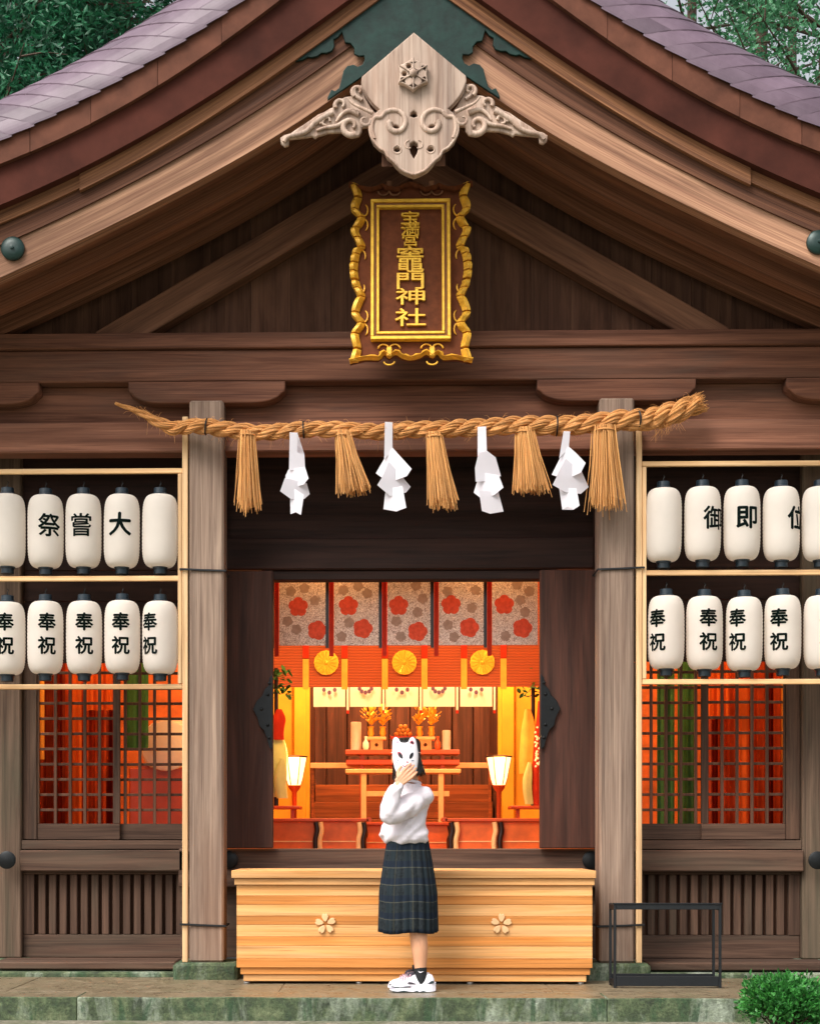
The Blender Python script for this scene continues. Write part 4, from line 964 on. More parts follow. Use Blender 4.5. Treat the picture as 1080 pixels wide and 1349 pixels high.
for k in range(3):
    pts, rr = [], []; ph0 = k * 2 * math.pi / 3; ph = ph0; prev = 0
    for (p, t, u, w), s_, d_ in zip(fr, arc_, dense):
        Rr = d_[3]; ph = ph0 - s_ * 2 * math.pi / .36 ; wob = 1 + .06 * math.sin(s_ * 23 + k * 2) 
        pts.append(p + (u * math.cos(ph) + w * math.sin(ph)) * Rr * .56); rr.append(Rr * .55 * wob)
    sbm = tube_bm(pts, [r_ * .80 for r_ in rr], 8, None, 60); sfr = frames(pts)
    for yk in range(11):                             # the yarns twisted into each strand
        yp, yr = [], []; off = rnd.uniform(-.3, .3); wb_ = rnd.uniform(.8, 1.15)
        for i_, (p, t, u, w) in enumerate(sfr):
            ya = yk * 2 * math.pi / 11 + arc_[i_] * 2 * math.pi / .5 + off + .25 * math.sin(arc_[i_] * 9 + yk)
            ro = rr[i_] * (.80 + .07 * math.sin(arc_[i_] * 31 * wb_ + yk * 2.3)); yp.append(p + (u * math.cos(ya) + w * math.sin(ya)) * ro); yr.append(rr[i_] * .25 * wb_)
        tube_bm(yp, yr, 5, sbm, 60)
    finish('strand', tomesh(sbm), 'straw', ROPE, True)
bm = bmesh.new()
for k in range(420):
    i = rnd.randrange(10, len(fr) - 1); p, t, u, w = fr[i]; Rr = dense[i][3]; a = rnd.uniform(0, 6.28); o_ = (u * math.cos(a) + w * math.sin(a))
    d0 = (t * rnd.uniform(-1, 1) + o_ * rnd.uniform(.2, .9)).normalized(); L = rnd.uniform(.02, .07); st_ = p + o_ * Rr * .95
    tube_bm([st_, st_ + d0 * L * .6, st_ + d0 * L + Vector((0, 0, -L * .3))], [.0012, .001, .0005], 3, bm, 1)
p_end, t_end = fr[-1][0], fr[-1][1]
for k in range(140):
    a, r_ = rnd.uniform(0, 6.28), math.sqrt(rnd.random()) * .06; o_ = fr[-1][2] * math.cos(a) + fr[-1][3] * math.sin(a); s0 = p_end - t_end * .10 + o_ * r_ * .9
    tube_bm([s0, s0 + t_end * .1 + o_ * .012, s0 + t_end * rnd.uniform(.10, .15) + o_ * .02], [.004, .0035, .002], 4, bm, 1)
for k in range(30):
    i = rnd.randrange(14 * 17, len(fr) - 10); p = fr[i][0] + Vector((0, -.03, -.05)); L = rnd.uniform(.04, .12)
    tube_bm([p, p + Vector((rnd.uniform(-.02, .02), 0, -L * .5)), p + Vector((rnd.uniform(-.05, .03), 0, -L))], [.0015, .0012, .0006], 3, bm, 1)
fb = finish('loose_straw', tomesh(bm), 'straw', ROPE); fb['kind'] = 'stuff'
for (pt, pb, yt, yb, wt, wb) in ((326, 328, 568, 672, 9, 16), (452, 467, 568, 650, 9, 21), (572, 584, 570, 670, 9, 18), (690, 699, 564, 650, 10, 23), (796, 800, 562, 671, 13, 24)):
    bm = bmesh.new(); YT = RY - .02; xt, zt_ = W(pt, yt, YT); xb, zb_ = W(pb, yb, YT)
    for k in range(210):
        a, r_ = rnd.uniform(0, 6.28), math.sqrt(rnd.random()) * (1 + .12 * rnd.gauss(0, 1)); ca, sa = math.cos(a) * r_, math.sin(a) * r_; e = rnd.uniform(.86, 1.02)
        if rnd.random() < .07: e *= rnd.uniform(1.0, 1.1); ca *= 1.15
        p0 = Vector((xt + ca * wt / SR, YT + sa * wt / SR, zt_)); p2 = Vector((xb + ca * wb / SR, YT + sa * wb / SR * .8, zt_ + (zb_ - zt_) * e)); p1 = p0.lerp(p2, .45) + Vector(((ca * (wb - wt) * -.12 + rnd.gauss(0, .7)) / SR, rnd.gauss(0, .003), 0)); p2.x += rnd.gauss(0, .006)
        tube_bm([p0, p1, p2], [.0042, .0036, .0022], 4, bm, 1)
    tb = finish('tassel', tomesh(bm), 'straw_tassel', ROPE)
    tube('tassel_tie', [(xt + 1.08 * wt / SR * math.cos(a), YT + 1.08 * wt / SR * math.sin(a), zt_ - .03) for a in np.linspace(0, 6.2832, 14)], .007, 'straw', tb, 6)
for px in (272, 400, 508, 733, 836):
    i = min(range(len(dense)), key=lambda j: abs(dense[j][0] - X(px, RY))); p, t, u, w = fr[i]; r_ = dense[i][3] * 1.04
    tube('binding_cord', [p + (u * math.cos(a) + w * math.sin(a)) * r_ for a in np.linspace(0, 6.2832, 16)], .006, 'black_paint', ROPE, 6)

# zigzag paper streamers, folded from one sheet
def shide(px, pt, pieces, label):
    YS = RY - .075; t = thing('paper_streamer', label, 'streamer', (X(px, YS), YS, Z(pt, YS)), 'folded paper streamers on the rope')
    for k, poly in enumerate(pieces):
        pts = [W(a, b, YS) for a, b, dy in poly]; mx_ = sum(p[0] for p in pts) / len(pts); tw = (.25, -.35, .45, -.3)[k] * (1 if px % 4 < 2 else -1); dys = [-.010 * k + tw * (p[0] - mx_) for p, q_ in zip(pts, poly)]; th = .0025; n_ = len(poly)
        fr_ = [(x, YS + dy, z) for (x, z), dy in zip(pts, dys)]; vs = fr_ + [(x, y + th, z) for x, y, z in fr_]
        fs = [tuple(range(n_)), tuple(range(2 * n_ - 1, n_ - 1, -1))] + [(i, (i + 1) % n_, n_ + (i + 1) % n_, n_ + i) for i in range(n_)]
        bm = raw(vs, fs); bmesh.ops.triangulate(bm, faces=[f for f in bm.faces if len(f.verts) > 4]); finish('fold', tomesh(bm), 'shide_paper', t)
A_ = [[(382, 570, 0), (392, 570, 0), (391, 596, 0), (401, 598, -.02), (402, 618, -.025), (381, 620, .0)], [(380, 618, -.01), (402, 616, -.03), (407, 632, -.05), (400, 640, -.02), (376, 642, .0), (376, 626, .01)],
      [(376, 632, .0), (404, 636, -.045), (408, 650, -.05), (401, 657, -.03), (384, 659, -.02), (370, 650, .0)], [(382, 640, -.01), (401, 654, -.035), (397, 680, -.03), (390, 676, -.045), (383, 678, -.01)]]
B2 = [[(507, 556, 0), (517, 556, 0), (517, 592, -.01), (506, 606, -.0)], [(517, 590, -.01), (542, 620, .0), (536, 629, .01), (512, 636, -.04), (495, 622, -.0), (506, 604, .0)],
      [(512, 610, -.05), (530, 628, -.01), (541, 640, .0), (535, 648, -.01), (514, 655, -.06), (497, 642, -.02), (504, 630, -.01)], [(508, 645, -.03), (530, 642, -.03), (535, 671, -.01), (522, 675, -.05), (505, 671, -.01)]]
C2 = [[(629, 562, 0), (640, 562, 0), (641, 596, -.01), (629, 600, 0)], [(641, 594, -.01), (653, 602, -.03), (660, 626, -.02), (640, 634, -.05), (626, 636, -.01), (625, 618, .0), (630, 598, .0)],
      [(632, 622, -.05), (656, 628, -.03), (662, 645, -.02), (650, 654, -.05), (632, 655, -.01), (624, 648, .0)], [(630, 648, -.03), (656, 648, -.03), (663, 674, -.01), (645, 678, -.06), (634, 675, -.02)]]
D2 = [[(742, 568, 0), (751, 568, 0), (749, 590, -.01), (736, 604, 0)], [(748, 588, -.01), (758, 598, -.01), (770, 612, .0), (764, 624, .0), (745, 632, -.05), (727, 624, -.01), (738, 602, 0)],
      [(744, 606, -.05), (766, 620, -.01), (776, 640, .0), (765, 650, -.02), (744, 650, -.06), (726, 642, -.01), (735, 628, -.02)], [(736, 643, -.04), (758, 645, -.03), (762, 668, -.01), (754, 673, -.03), (747, 669, -.05), (740, 672, -.02)]]
shide(388, 570, A_, 'white folded paper streamer nearest the left pillar, with a narrow tail'); shide(516, 552, B2, 'white zigzag paper streamer hanging below the plaque, second from left')
shide(642, 560, C2, 'white zigzag paper streamer hanging right of the doorway middle, third from left'); shide(752, 552, D2, 'tilted white zigzag paper streamer nearest the right pillar')

# ================================================================== LANTERN RACKS AND LANTERNS
LY = .80
def rack(s, px_pole, top_py, bars, label):
    t = thing('lantern_rack', label, 'rack', (X(px_pole, LY), LY, .1), 'lantern racks')
    xp = X(px_pole, LY); ys = [Z(b, LY) for b in bars]; z0 = Z(1268, LY)
    box('pole', xp - .019, xp + .019, LY - .02, LY + .018, z0, Z(top_py, LY), 'pole_wood', t, .004)
    xi = xp + s * .036; box('inner_stile', xi - .014, xi + .014, LY - .014, LY + .014, ys[2] + .02, ys[0] - .02, 'pole_wood', t, .003)
    xo = xp + s * 1.75
    for zc in ys: box('cross_bar', xp + s * .0195, xo, LY - .012, LY + .016, zc - .0175, zc + .0175, 'bar_wood', t, .004)
    box('pole', xo + s * .001, xo + s * .04, LY - .02, LY + .018, 0.05, Z(top_py, LY), 'pole_wood', t, .004)
    for py in (752, 1220):
        zc = Z(py, LY); r_ = .010; xa, xb_ = xp + s * .03, s * PX - s * (PW + .012); ya, yb = LY - .034, PF + 2 * PW + .01
        y_f = PF - .010
        P = [(xa, ya, zc + .012), (xp - s * .03, ya + .002, zc + .01), (s * PX + s * PW * .4, y_f, zc + .006), (xb_, y_f, zc), (xb_, yb, zc), (xa, yb, zc + .006), (xa, ya, zc + .012)]
        tube('cord', P, .0075, 'black_paint', t, 6)
    return t, ys
rack(-1, 244.5, 548, (619, 761, 904), 'pale wooden rack of paper lanterns tied to the left pillar'); rack(1, 841, 560, (613, 756, 899), 'pale wooden rack of paper lanterns tied to the right pillar')
LR, LH = .1225, .495
def prof_r(z):
    "radius of the paper body, z from -LH/2 to LH/2"
    u = abs(z) / (LH / 2); return .058 + (LR - .058) * max(0, 1 - u ** 5.5) ** (1 / 2.3) * (1 - .02 * u)
zs_ = [LH / 2 * math.sin(k / 62 * math.pi - math.pi / 2) for k in range(63)]
paper_me = tomesh(lathe_bm([(prof_r(z) + (.0011 if i % 2 else -.0011), z) for i, z in enumerate(zs_)], 40)); paper_me.materials.append(MATS['paper'])
for p in paper_me.polygons: p.use_smooth = True
col_me = tomesh(lathe_bm([(.046, 0), (.052, .002), (.052, .014), (.044, .018), (.043, .05), (.040, .053), (.034, .053)], 24)); col_me.materials.append(MATS['collar']); smooth_by_angle(col_me, 40)
hook_me = tomesh(tube_bm([(0, 0, .05), (0, 0, .075), (.008, 0, .088), (0, 0, .1)], .003, 5)); hook_me.materials.append(MATS['black_iron'])
def on_lantern(bm, phi0, zc):
    for a in np.arange(-.12, .121, .012): bmesh.ops.bisect_plane(bm, geom=bm.verts[:] + bm.edges[:] + bm.faces[:], plane_co=(a, 0, 0), plane_no=(1, 0, 0))
    for v in bm.verts:
        x, z = v.co.x, v.co.y + zc; r = prof_r(z) + .0022 + v.co.z; a = phi0 + x / LR; v.co = (r * math.sin(a), -r * math.cos(a), z)
    return bm
GL = {}
def lantern(px, pyc, chars, label, rowz):
    x = X(px + rnd.uniform(-.7, .7), LY); z = rowz + rnd.uniform(-.006, .006); t = thing('paper_lantern', label, 'lantern', (x, LY + .02, z - LH / 2), 'white paper lanterns on the racks')
    OFF[t.name] = Matrix.Translation((x, LY + .02, z - LH / 2))
    c = (x, LY + .02, z); tilt = rnd.uniform(-.012, .012)
    b_ = finish('paper_body', paper_me, None); b_.location = c; attach(b_, t); b_.rotation_euler = (0, tilt, rnd.uniform(0, 6))
    a = finish('collar', col_me, None); a.location = (c[0], c[1], z + LH / 2 - .004); attach(a, t)
    d = finish('collar', col_me, None); d.location = (c[0], c[1], z - LH / 2 + .004); d.rotation_euler = (math.pi, 0, 0); attach(d, t)
    h = finish('hook', hook_me, None); h.location = (c[0], c[1], z + LH / 2 - .004); attach(h, t)
    for (ch, dpx, py, size) in chars:
        phi = math.asin(max(-.95, min(.95, dpx / SL / LR)))
        bm = glyph_bm(ch, size, .013 if ch in '嘗' else (.020 if ch in '御祭' else .028)); on_lantern(bm, phi, Z(py, LY) - z)
        g = finish('character', tomesh(bm), 'ink', None); g.location = c; attach(g, t)
SL = F / (10 + LY)
zTL, zBL, zTR, zBR = Z(697, LY), Z(839, LY), Z(692, LY), Z(835, LY)
K = .165; K2 = .128
for px, pc, chars, lab in (
    (9.5, 0, [], 'blank white paper lantern at the left edge, upper row of the left rack'), (60, 0, [('祭', 10, 693, K)], 'white paper lantern with one character turned to its right side, left rack upper row'),
    (110, 0, [('嘗', 1, 693, K)], 'white paper lantern with one dense upright character, middle of left rack upper row'), (160.5, 0, [('大', 1, 692, K)], 'white paper lantern with one simple spread character, left rack upper row'),
    (211, 0, [], 'blank white paper lantern next to the left pillar, upper row')): lantern(px, pc, chars, lab, zTL)
ordl = ['at the left edge', 'second from the left edge', 'third from the left edge', 'second from the left pillar', 'next to the left pillar']
for i, (px, d) in enumerate(((9.5, 2), (59.5, 7), (110, 4.5), (160.5, 1.5), (211, -12))): lantern(px, 0, [('奉', d, 820, K2), ('祝', d, 851, K2)], 'white paper lantern with two black characters, lower row, ' + ordl[i], zBL)
for px, pc, chars, lab in (
    (874.5, 0, [], 'blank white paper lantern next to the right pillar, upper row'), (926, 0, [('御', 11, 687, K)], 'white paper lantern with one dense character near its right side, right rack upper row'),
    (978, 0, [('即', 2, 687, K)], 'white paper lantern with one centred character, right rack upper row'), (1029, 0, [('位', 16, 687, K)], 'white paper lantern with one character wrapping out of sight, right rack upper row'),
    (1081, 0, [], 'blank white paper lantern at the right edge, upper row of the right rack')): lantern(px, pc, chars, lab, zTR)
ordr = ['next to the right pillar', 'second from the right pillar', 'third from the right pillar', 'second from the right edge', 'at the right edge']
for i, (px, d) in enumerate(((878, -15.5), (928.5, 1), (980, -14), (1031, -10.5), (1083, 3))): lantern(px, 0, [('奉', d, 817, K2), ('祝', d, 848, K2)], 'white paper lantern with two black characters, lower row, ' + ordr[i], zBR)

# ================================================================== OFFERING BOX
BY = .40
def bx(pl, pr, Y): return X(pl, Y), X(pr, Y)
OB = thing('offering_box', 'long pale wooden offering box with two carved blossoms', 'offering box', (X(546, BY), BY + .3, 0))
x0, x1 = bx(312, 780, BY); zt_, zb_ = Z(1166, BY), Z(1275, BY); n_ = 8; hh = (zt_ - zb_) / n_; cuts = [0, .9, 2.1, 3.0, 4.15, 5.0, 6.1, 6.95, 8]
for k in range(n_): box('plank', x0, x1, BY + .0012 * (k % 2), BY + .03, zb_ + cuts[k] * hh + .0006, zb_ + cuts[k + 1] * hh - .0006, 'box_light' if k % 2 else 'box_dark', OB, .0015)
for xx in (x0, x1 - .03):
    for k in range(4): box('side_plank', xx, xx + .03, BY + .032, BY + .62, zb_ + k * hh * 2 + .0006, zb_ + (k + 1) * hh * 2 - .0006, 'box_light' if k % 2 else 'box_dark', OB, .0015)
box('back_panel', x0, x1, BY + .622, BY + .65, zb_, zt_, 'box_light', OB); box('bottom_panel', x0 + .031, x1 - .031, BY + .032, BY + .62, zb_ + .02, zb_ + .04, 'box_dark', OB)
def ring(name, x0, x1, y0, y1, z0, z1, w, mat):
    bm = bmesh.new(); add_box(bm, x0, x1, y0, y0 + w, z0, z1, .003); add_box(bm, x0, x1, y1 - w, y1, z0, z1, .003); add_box(bm, x0, x0 + w, y0 + w + .0005, y1 - w - .0005, z0, z1, .003); add_box(bm, x1 - w, x1, y0 + w + .0005, y1 - w - .0005, z0, z1, .003); return finish(name, tomesh(bm), mat, OB)
a, b = bx(309, 783, BY - .02); ring('lower_rim', a, b, BY - .02, BY + .67, zt_ + .0005, Z(1157, BY - .02), .08, 'box_light')
a, b = bx(305, 785, BY - .04); ring('upper_rim', a, b, BY - .04, BY + .69, Z(1157, BY - .02) + .0008, Z(1147, BY - .04), .09, 'box_light')
for k in range(14): bar('top_slat', (a + .09, BY + .08 + k * .038, Z(1150, BY)), (b - .09, BY + .08 + k * .038, Z(1150, BY)), .016, .03, 'box_light', OB, (0, 0, 1), .002)
a, b = bx(317, 777, BY + .02); ring('base_rim', a, b, BY + .02, BY + .63, Z(1284, BY + .02), zb_ - .0005, .05, 'box_dark')
a, b = bx(321, 772, BY + .035); ring('base_rim', a, b, BY + .035, BY + .61, Z(1293, BY + .035), Z(1284, BY + .02) - .0008, .05, 'box_light')
for px in (325, 473, 619, 765):
    for yy in (BY + .07, BY + .57): lathe('foot', [(.018, 0), (.022, .004), (.022, .012), (.010, .016), (.010, Z(1293, BY + .035))], 'silver', OB, 12, (X(px, BY + .05), yy, 0))
for px, py, tl in ((429, 1217, .12), (660, 1217, -.05)):
    cx, cz = X(px, BY), Z(py, BY); em = None
    for k in range(5):
        a = math.pi / 2 + k * 2 * math.pi / 5 + tl * .6; loop = []
        for (u, v) in ((.012, 0), (.022, -.012), (.045, -.0215), (.062, -.018), (.070, -.009), (.063, 0), (.070, .009), (.062, .018), (.045, .0215), (.022, .012)):
            loop.append((cx + u * math.cos(a) - v * math.sin(a), cz + u * math.sin(a) + v * math.cos(a)))
        o_ = plate('carved_petal', [loop], .016, BY - .0085, 'flower_wood', OB, .004, 30)

# ================================================================== BLACK METAL STAND
SYk = .2
BS = thing('metal_stand', 'empty black metal frame stand on the platform beside the right pillar', 'stand', (X(880, SYk), SYk, 0))
xa, xb = X(808, SYk), X(950, SYk); zt_ = Z(1191, SYk); w = .017
for yy in (SYk, SYk + .2):
    for xx in (xa, xb - w): box('post', xx, xx + w, yy, yy + w, .0, zt_ - .001, 'black_paint', BS, .002)
    box('top_rail', xa + w + .0005, xb - w - .0005, yy, yy + w, zt_ - .034, zt_ - .002, 'black_paint', BS, .002); box('bottom_rail', xa + w + .0005, xb - w - .0005, yy, yy + w, .012, .075, 'black_paint', BS, .002)
for xx in (xa, xb - w):
    box('side_rail', xx, xx + w, SYk + w + .0005, SYk + .1995, zt_ - .04, zt_ - .004, 'black_paint', BS, .002); box('side_rail', xx, xx + w, SYk + w + .0005, SYk + .1995, .014, .05, 'black_paint', BS, .002)
box('top_rim', xa - .006, xb + .006, SYk - .006, SYk + .03, zt_, zt_ + .008, 'black_paint', BS, .001)

# ================================================================== PERSON
PE = thing('person', 'person in white blouse and dark plaid skirt holding a fox mask to the face', 'person', (0.03, 0, 0))
PXo_ = X(545, 0)
def P0(px, py, y=0.0): x, z = W(px, py, y); return (x, y, z)
def evaluated(me, setup):
    o = bpy.data.objects.new('tmp', me); COL.objects.link(o); setup(o); bpy.context.view_layer.update()
    r = bpy.data.meshes.new_from_object(o.evaluated_get(bpy.context.evaluated_depsgraph_get())); bpy.data.objects.remove(o); bpy.data.meshes.remove(me); return r
def remeshed(bm, vox, smooth_it=4, fac=.5):
    me = tomesh(bm)
    def setup(o):
        m = o.modifiers.new('r', 'REMESH'); m.mode = 'VOXEL'; m.voxel_size = vox; m.use_smooth_shade = True
        if smooth_it: s = o.modifiers.new('s', 'SMOOTH'); s.iterations = smooth_it; s.factor = fac
    return evaluated(me, setup)
def limb(pts, rad, bm, sides=14, n_=5, ell=1.0):
    P = smooth_line([Vector(tuple(p) + (r,)) for p, r in zip(pts, rad)], n_)
    tube_bm([p[:3] for p in P], [p[3] for p in P], sides, bm, None, ell)
    for p in (P[0], P[-1]): bmesh.ops.create_uvsphere(bm, u_segments=12, v_segments=8, radius=p[3] * .98, matrix=Matrix.Translation(p[:3]))
HC = Vector((-.052, -.005, 1.475))                       # centre of the head
facing = Vector((-.12, -.99, 0)).normalized()
bm = bmesh.new()
bmesh.ops.create_uvsphere(bm, u_segments=24, v_segments=18, radius=1, matrix=Matrix.Translation(HC) @ Matrix.Diagonal((.074, .094, .112, 1)))
bmesh.ops.create_uvsphere(bm, u_segments=16, v_segments=12, radius=1, matrix=Matrix.Translation(HC + Vector((-.006, -.035, -.06))) @ Matrix.Diagonal((.052, .058, .062, 1)))
limb([HC + facing * .088 + Vector((0, 0, .012)), HC + facing * .105 + Vector((0, 0, -.02))], [.009, .014], bm, 8)       # nose
for sx in (-1, 1): bmesh.ops.create_uvsphere(bm, u_segments=10, v_segments=8, radius=1, matrix=Matrix.Translation(HC + Vector((sx * .074, .005, -.01))) @ Matrix.Diagonal((.012, .02, .032, 1)))
bmesh.ops.create_uvsphere(bm, u_segments=10, v_segments=8, radius=1, matrix=Matrix.Translation(HC + facing * .092 + Vector((0, 0, -.055))) @ Matrix.Diagonal((.024, .012, .010, 1)))
limb([(-.03, .01, 1.42), (-.015, .02, 1.34), (-.01, .02, 1.27)], [.047, .046, .06], bm)                                       # neck
limb([(-.02, .02, 1.24), (-.03, .01, 1.12), (-.03, .0, .98), (-.03, 0, .88)], [.085, .09, .08, .085], bm)                         # trunk
SN, EN, HN = Vector((.072, -.085, 1.235)), Vector((-.150, -.215, 1.125)), Vector((-.098, -.225, 1.300))                       # near shoulder, elbow, wrist
SF, EF, HF = Vector((-.105, .12, 1.245)), Vector((-.09, .19, 1.0)), Vector((-.05, .17, .80))
limb([SN + Vector((-.02, .02, -.01)), SN.lerp(EN, .5), EN], [.036, .036, .034], bm); limb([EN, EN.lerp(HN, .5), HN], [.038, .034, .024], bm)
limb([SF, SF.lerp(EF, .5), EF], [.046, .04, .036], bm); limb([EF, EF.lerp(HF, .5), HF], [.036, .032, .023], bm)
def hand(base, along, across, normal, bm, curl):
    along, across, normal = along.normalized(), across.normalized(), normal.normalized()
    for k in range(4):                                                                                    # palm rays and fingers
        o_ = (k - 1.5) * .0215; L = (.066, .074, .070, .054)[k]
        r0 = base + across * o_ * .6; kn = base + along * .078 + across * o_
        limb([r0, kn], [.0135, .0105], bm, 8, 2)
        p1 = kn + (along * math.cos(curl[0]) + normal * math.sin(curl[0])) * L * .42; p2 = p1 + (along * math.cos(curl[1]) + normal * math.sin(curl[1])) * L * .33; p3 = p2 + (along * math.cos(curl[2]) + normal * math.sin(curl[2])) * L * .25
        limb([kn, p1, p2, p3], [.0096, .0084, .0078, .0066], bm, 8, 3)
    t0 = base + along * .02 - across * .026; t1 = base + along * .045 - across * .052 + normal * .012; t2 = t1 + along * .034 - across * .008 + normal * .012
    limb([t0, t1, t2], [.014, .0115, .009], bm, 8, 3)
hand(HN + Vector((.004, -.004, .010)), Vector((.62, .08, .60)), Vector((.62, .0, -.62)), Vector((0, 1, .1)), bm, (.15, .5, .9))
hand(HF, Vector((.05, -.05, -1)), Vector((0, 1, 0)), Vector((1, 0, 0)), bm, (.3, .6, .9))
for y_ in (-.068, .085):
    limb([(-.01, y_ * .75, .88), (.015, y_ * .8, .50), (.036, y_ , .30), (.042, y_, .19), (.044, y_, .10), (.046, y_, .06)], [.062, .054, .0535, .042, .034, .034], bm, 16)
    limb([(.05, y_, .055), (-.03, y_, .045), (-.10, y_, .035)], [.032, .034, .024], bm)
finish('body', remeshed(bm, .0042, 2, .4), 'skin', PE, True)
# eyes and brows
bm = bmesh.new()
for sx in (-1, 1): bmesh.ops.create_uvsphere(bm, u_segments=10, v_segments=8, radius=1, matrix=Matrix.Translation(HC + Vector((sx * .03 - .01, -.086, .008))) @ Matrix.Diagonal((.013, .006, .008, 1)))
finish('eyes', tomesh(bm), 'mask_dark', PE, True)
# hair: chin length bob, fuller on the right
bm = bmesh.new()
def hair_pt(a, v):
    "a around the head (0 = +x), v from 0 at the crown to 1 at the tips"
    z = 1.602 - .228 * v if v > .35 else 1.602 - .228 * .35 * (1 - math.sqrt(max(0, 1 - (v / .35) ** 2)))
    r = math.sqrt(max(0.0, 1 - (1 - min(1, v / .4)) ** 2)); fl = max(0, v - .55) * .55
    rx = .085 * r * (1 + fl * (1.5 if math.cos(a) > 0 else .35)); ry = .112 * r * (1 + fl * .3)
    w_ = 1 + .03 * math.sin(a * 17 + v * 3) + .018 * math.sin(a * 41)
    if v > .8: z += .012 * math.sin(a * 9) - .03 * max(0, -math.cos(a)) * (v - .8) * 5
    return (HC.x + .012 + rx * math.cos(a) * w_, HC.y + .012 + ry * math.sin(a) * w_, z)
na = 96; a0, a1 = R(-52), R(232)                         # open towards the face
rings = [[hair_pt(a0 + (a1 - a0) * k / na, v) for k in range(na + 1)] for v in np.linspace(.02, 1, 22)]
inner = [[(HC.x + (p[0] - HC.x) * .86, HC.y + (p[1] - HC.y) * .86, p[2] - .008) for p in r] for r in rings]
loft_bm([r + list(reversed(i_)) for r, i_ in zip(rings, inner)], True, True, bm)
loft_bm([[hair_pt(a, v) for a in np.linspace(0, 2 * math.pi, 64, endpoint=False)] for v in (.005, .05, .1, .16, .22, .27)], False, True, bm)
for k in range(26):                                     # fringe locks
    a = R(-128 + k * 3.2); p0 = hair_pt(a, .2); p1 = hair_pt(a, .3); tube_bm([p0, p1, (p1[0], p1[1] - .004, p1[2] - .03), (p1[0], p1[1] + .002, p1[2] - .05 - .01 * math.sin(k))], [.006, .007, .005, .001], 5, bm)
finish('hair', tomesh(bm), 'hair', PE, True)
# blouse
bm = bmesh.new()
def ring_e(cx, cy, z, rx, ry, ang, n_=28, ph=0.0, pl=0.0): 
    return [(cx + rx * math.cos(a) * (1 + pl * math.sin(a * 9 + ph)) * math.cos(ang) - ry * math.sin(a) * math.sin(ang), cy + rx * math.cos(a) * math.sin(ang) + ry * math.sin(a) * (1 + pl * math.sin(a * 7 + ph)) * math.cos(ang), z) for a in np.linspace(0, 2 * math.pi, n_, endpoint=False)]
TA = R(-42)                                             # shoulder line turned away
tors = [(-.050, 0, .935, .135, .118, .02), (-.050, 0, .955, .158, .130, .03), (-.060, 0, .985, .165, .132, .03), (-.058, 0, 1.03, .150, .122, .02), (-.048, 0, 1.09, .142, .118, .012), (-.034, .004, 1.16, .146, .118, .008), (-.022, .01, 1.22, .150, .105, 0), (-.016, .014, 1.262, .135, .092, 0), (-.014, .016, 1.292, .095, .076, 0), (-.018, .014, 1.312, .064, .062, 0)]
loft_bm([ring_e(a, b, z, rx, ry, TA, 36, i * .4, pl) for i, (a, b, z, rx, ry, pl) in enumerate(tors)], True, True, bm)
def sleeve(S, E, H_, r):
    m1 = S.lerp(E, .5) + Vector((0, -.01, -.018)); limb([S, m1, E + Vector((-.008, 0, -.015))], [r[0], r[1], r[2]], bm, 16)
    m2 = E.lerp(H_, .45) + Vector((-.016, -.004, 0)); limb([E + Vector((-.006, 0, -.012)), m2, E.lerp(H_, .88), H_ - (H_ - E).normalized() * .012], [r[2], r[3], r[4], r[5]], bm, 16)
sleeve(SN + Vector((-.012, .012, -.004)), EN, HN, [.066, .068, .062, .056, .046, .034]); sleeve(SF + Vector((.012, -.012, -.004)), EF, HF, [.068, .07, .066, .06, .05, .034])
# collar band
me = remeshed(bm, .0062, 6, .5)
bm = bmesh.new(); bm.from_mesh(me); bpy.data.meshes.remove(me); bm.normal_update()
for v in bm.verts:                                       # soft cloth folds
    c = v.co; k = noise.noise(Vector((c.x * 9, c.y * 9, c.z * 6))) * .012 + noise.noise(Vector((c.x * 22 + c.z * 14, c.y * 22, c.z * 10))) * .008
    k += .0075 * math.sin((c.z - c.x * .9) * 75 + 4 * noise.noise(c * 6)) * max(0, noise.noise(c * 5 + Vector((9, 0, 0))) + .35)
    v.co += v.normal * k
finish('blouse', tomesh(bm), 'blouse', PE, True)
tube('collar_band', [(-.020 + .062 * math.cos(a), .012 + .060 * math.sin(a) , 1.318 - .012 * math.sin(a + .6)) for a in np.linspace(0, 6.2832, 28)], .010, 'blouse', PE, 8)
# skirt with pleats
bm = bmesh.new(); uvl = bm.loops.layers.uv.verify()
NS, NR = 160, 22; zt_, zb_ = .985, Z(1228, 0); verts = []
for j in range(NR + 1):
    v = j / NR; z = zt_ + (zb_ - zt_) * v; row = []
    sx = .120 + .050 * min(1, v * 1.7) ** .9 + .008 * v; sy = .105 + .055 * min(1, v * 1.6); cx = -.036 - .002 * v
    for k in range(NS):
        a = 2 * math.pi * k / NS; pl = (abs(((a * 22 / (2 * math.pi) + .12 * math.sin(3 * a)) % 1) - .3)) ; fold = (.35 - pl) * .034 * (.3 + .7 * v) + .006 * v * math.sin(5 * a + 1)
        row.append(bm.verts.new((cx + (sx + fold) * math.cos(a), (sy + fold) * math.sin(a), z + .006 * v * math.sin(4 * a + .8))))
    verts.append(row)
for j in range(NR):
    for k in range(NS):
        kk = (k + 1) % NS; f = bm.faces.new((verts[j][k], verts[j][kk], verts[j + 1][kk], verts[j + 1][k])); f.smooth = True
        for l, (jj, k2) in zip(f.loops, ((j, k), (j, k + 1), (j + 1, k + 1), (j + 1, k))): l[uvl].uv = (k2 / NS * 1.08, jj / NR * (zt_ - zb_) + .01)
bm.faces.new(verts[0])
me = bpy.data.meshes.new('m'); bm.normal_update(); bm.to_mesh(me); bm.free()
sk = finish('skirt', me, 'plaid', PE)
so = sk.modifiers.new('s', 'SOLIDIFY'); so.thickness = .003
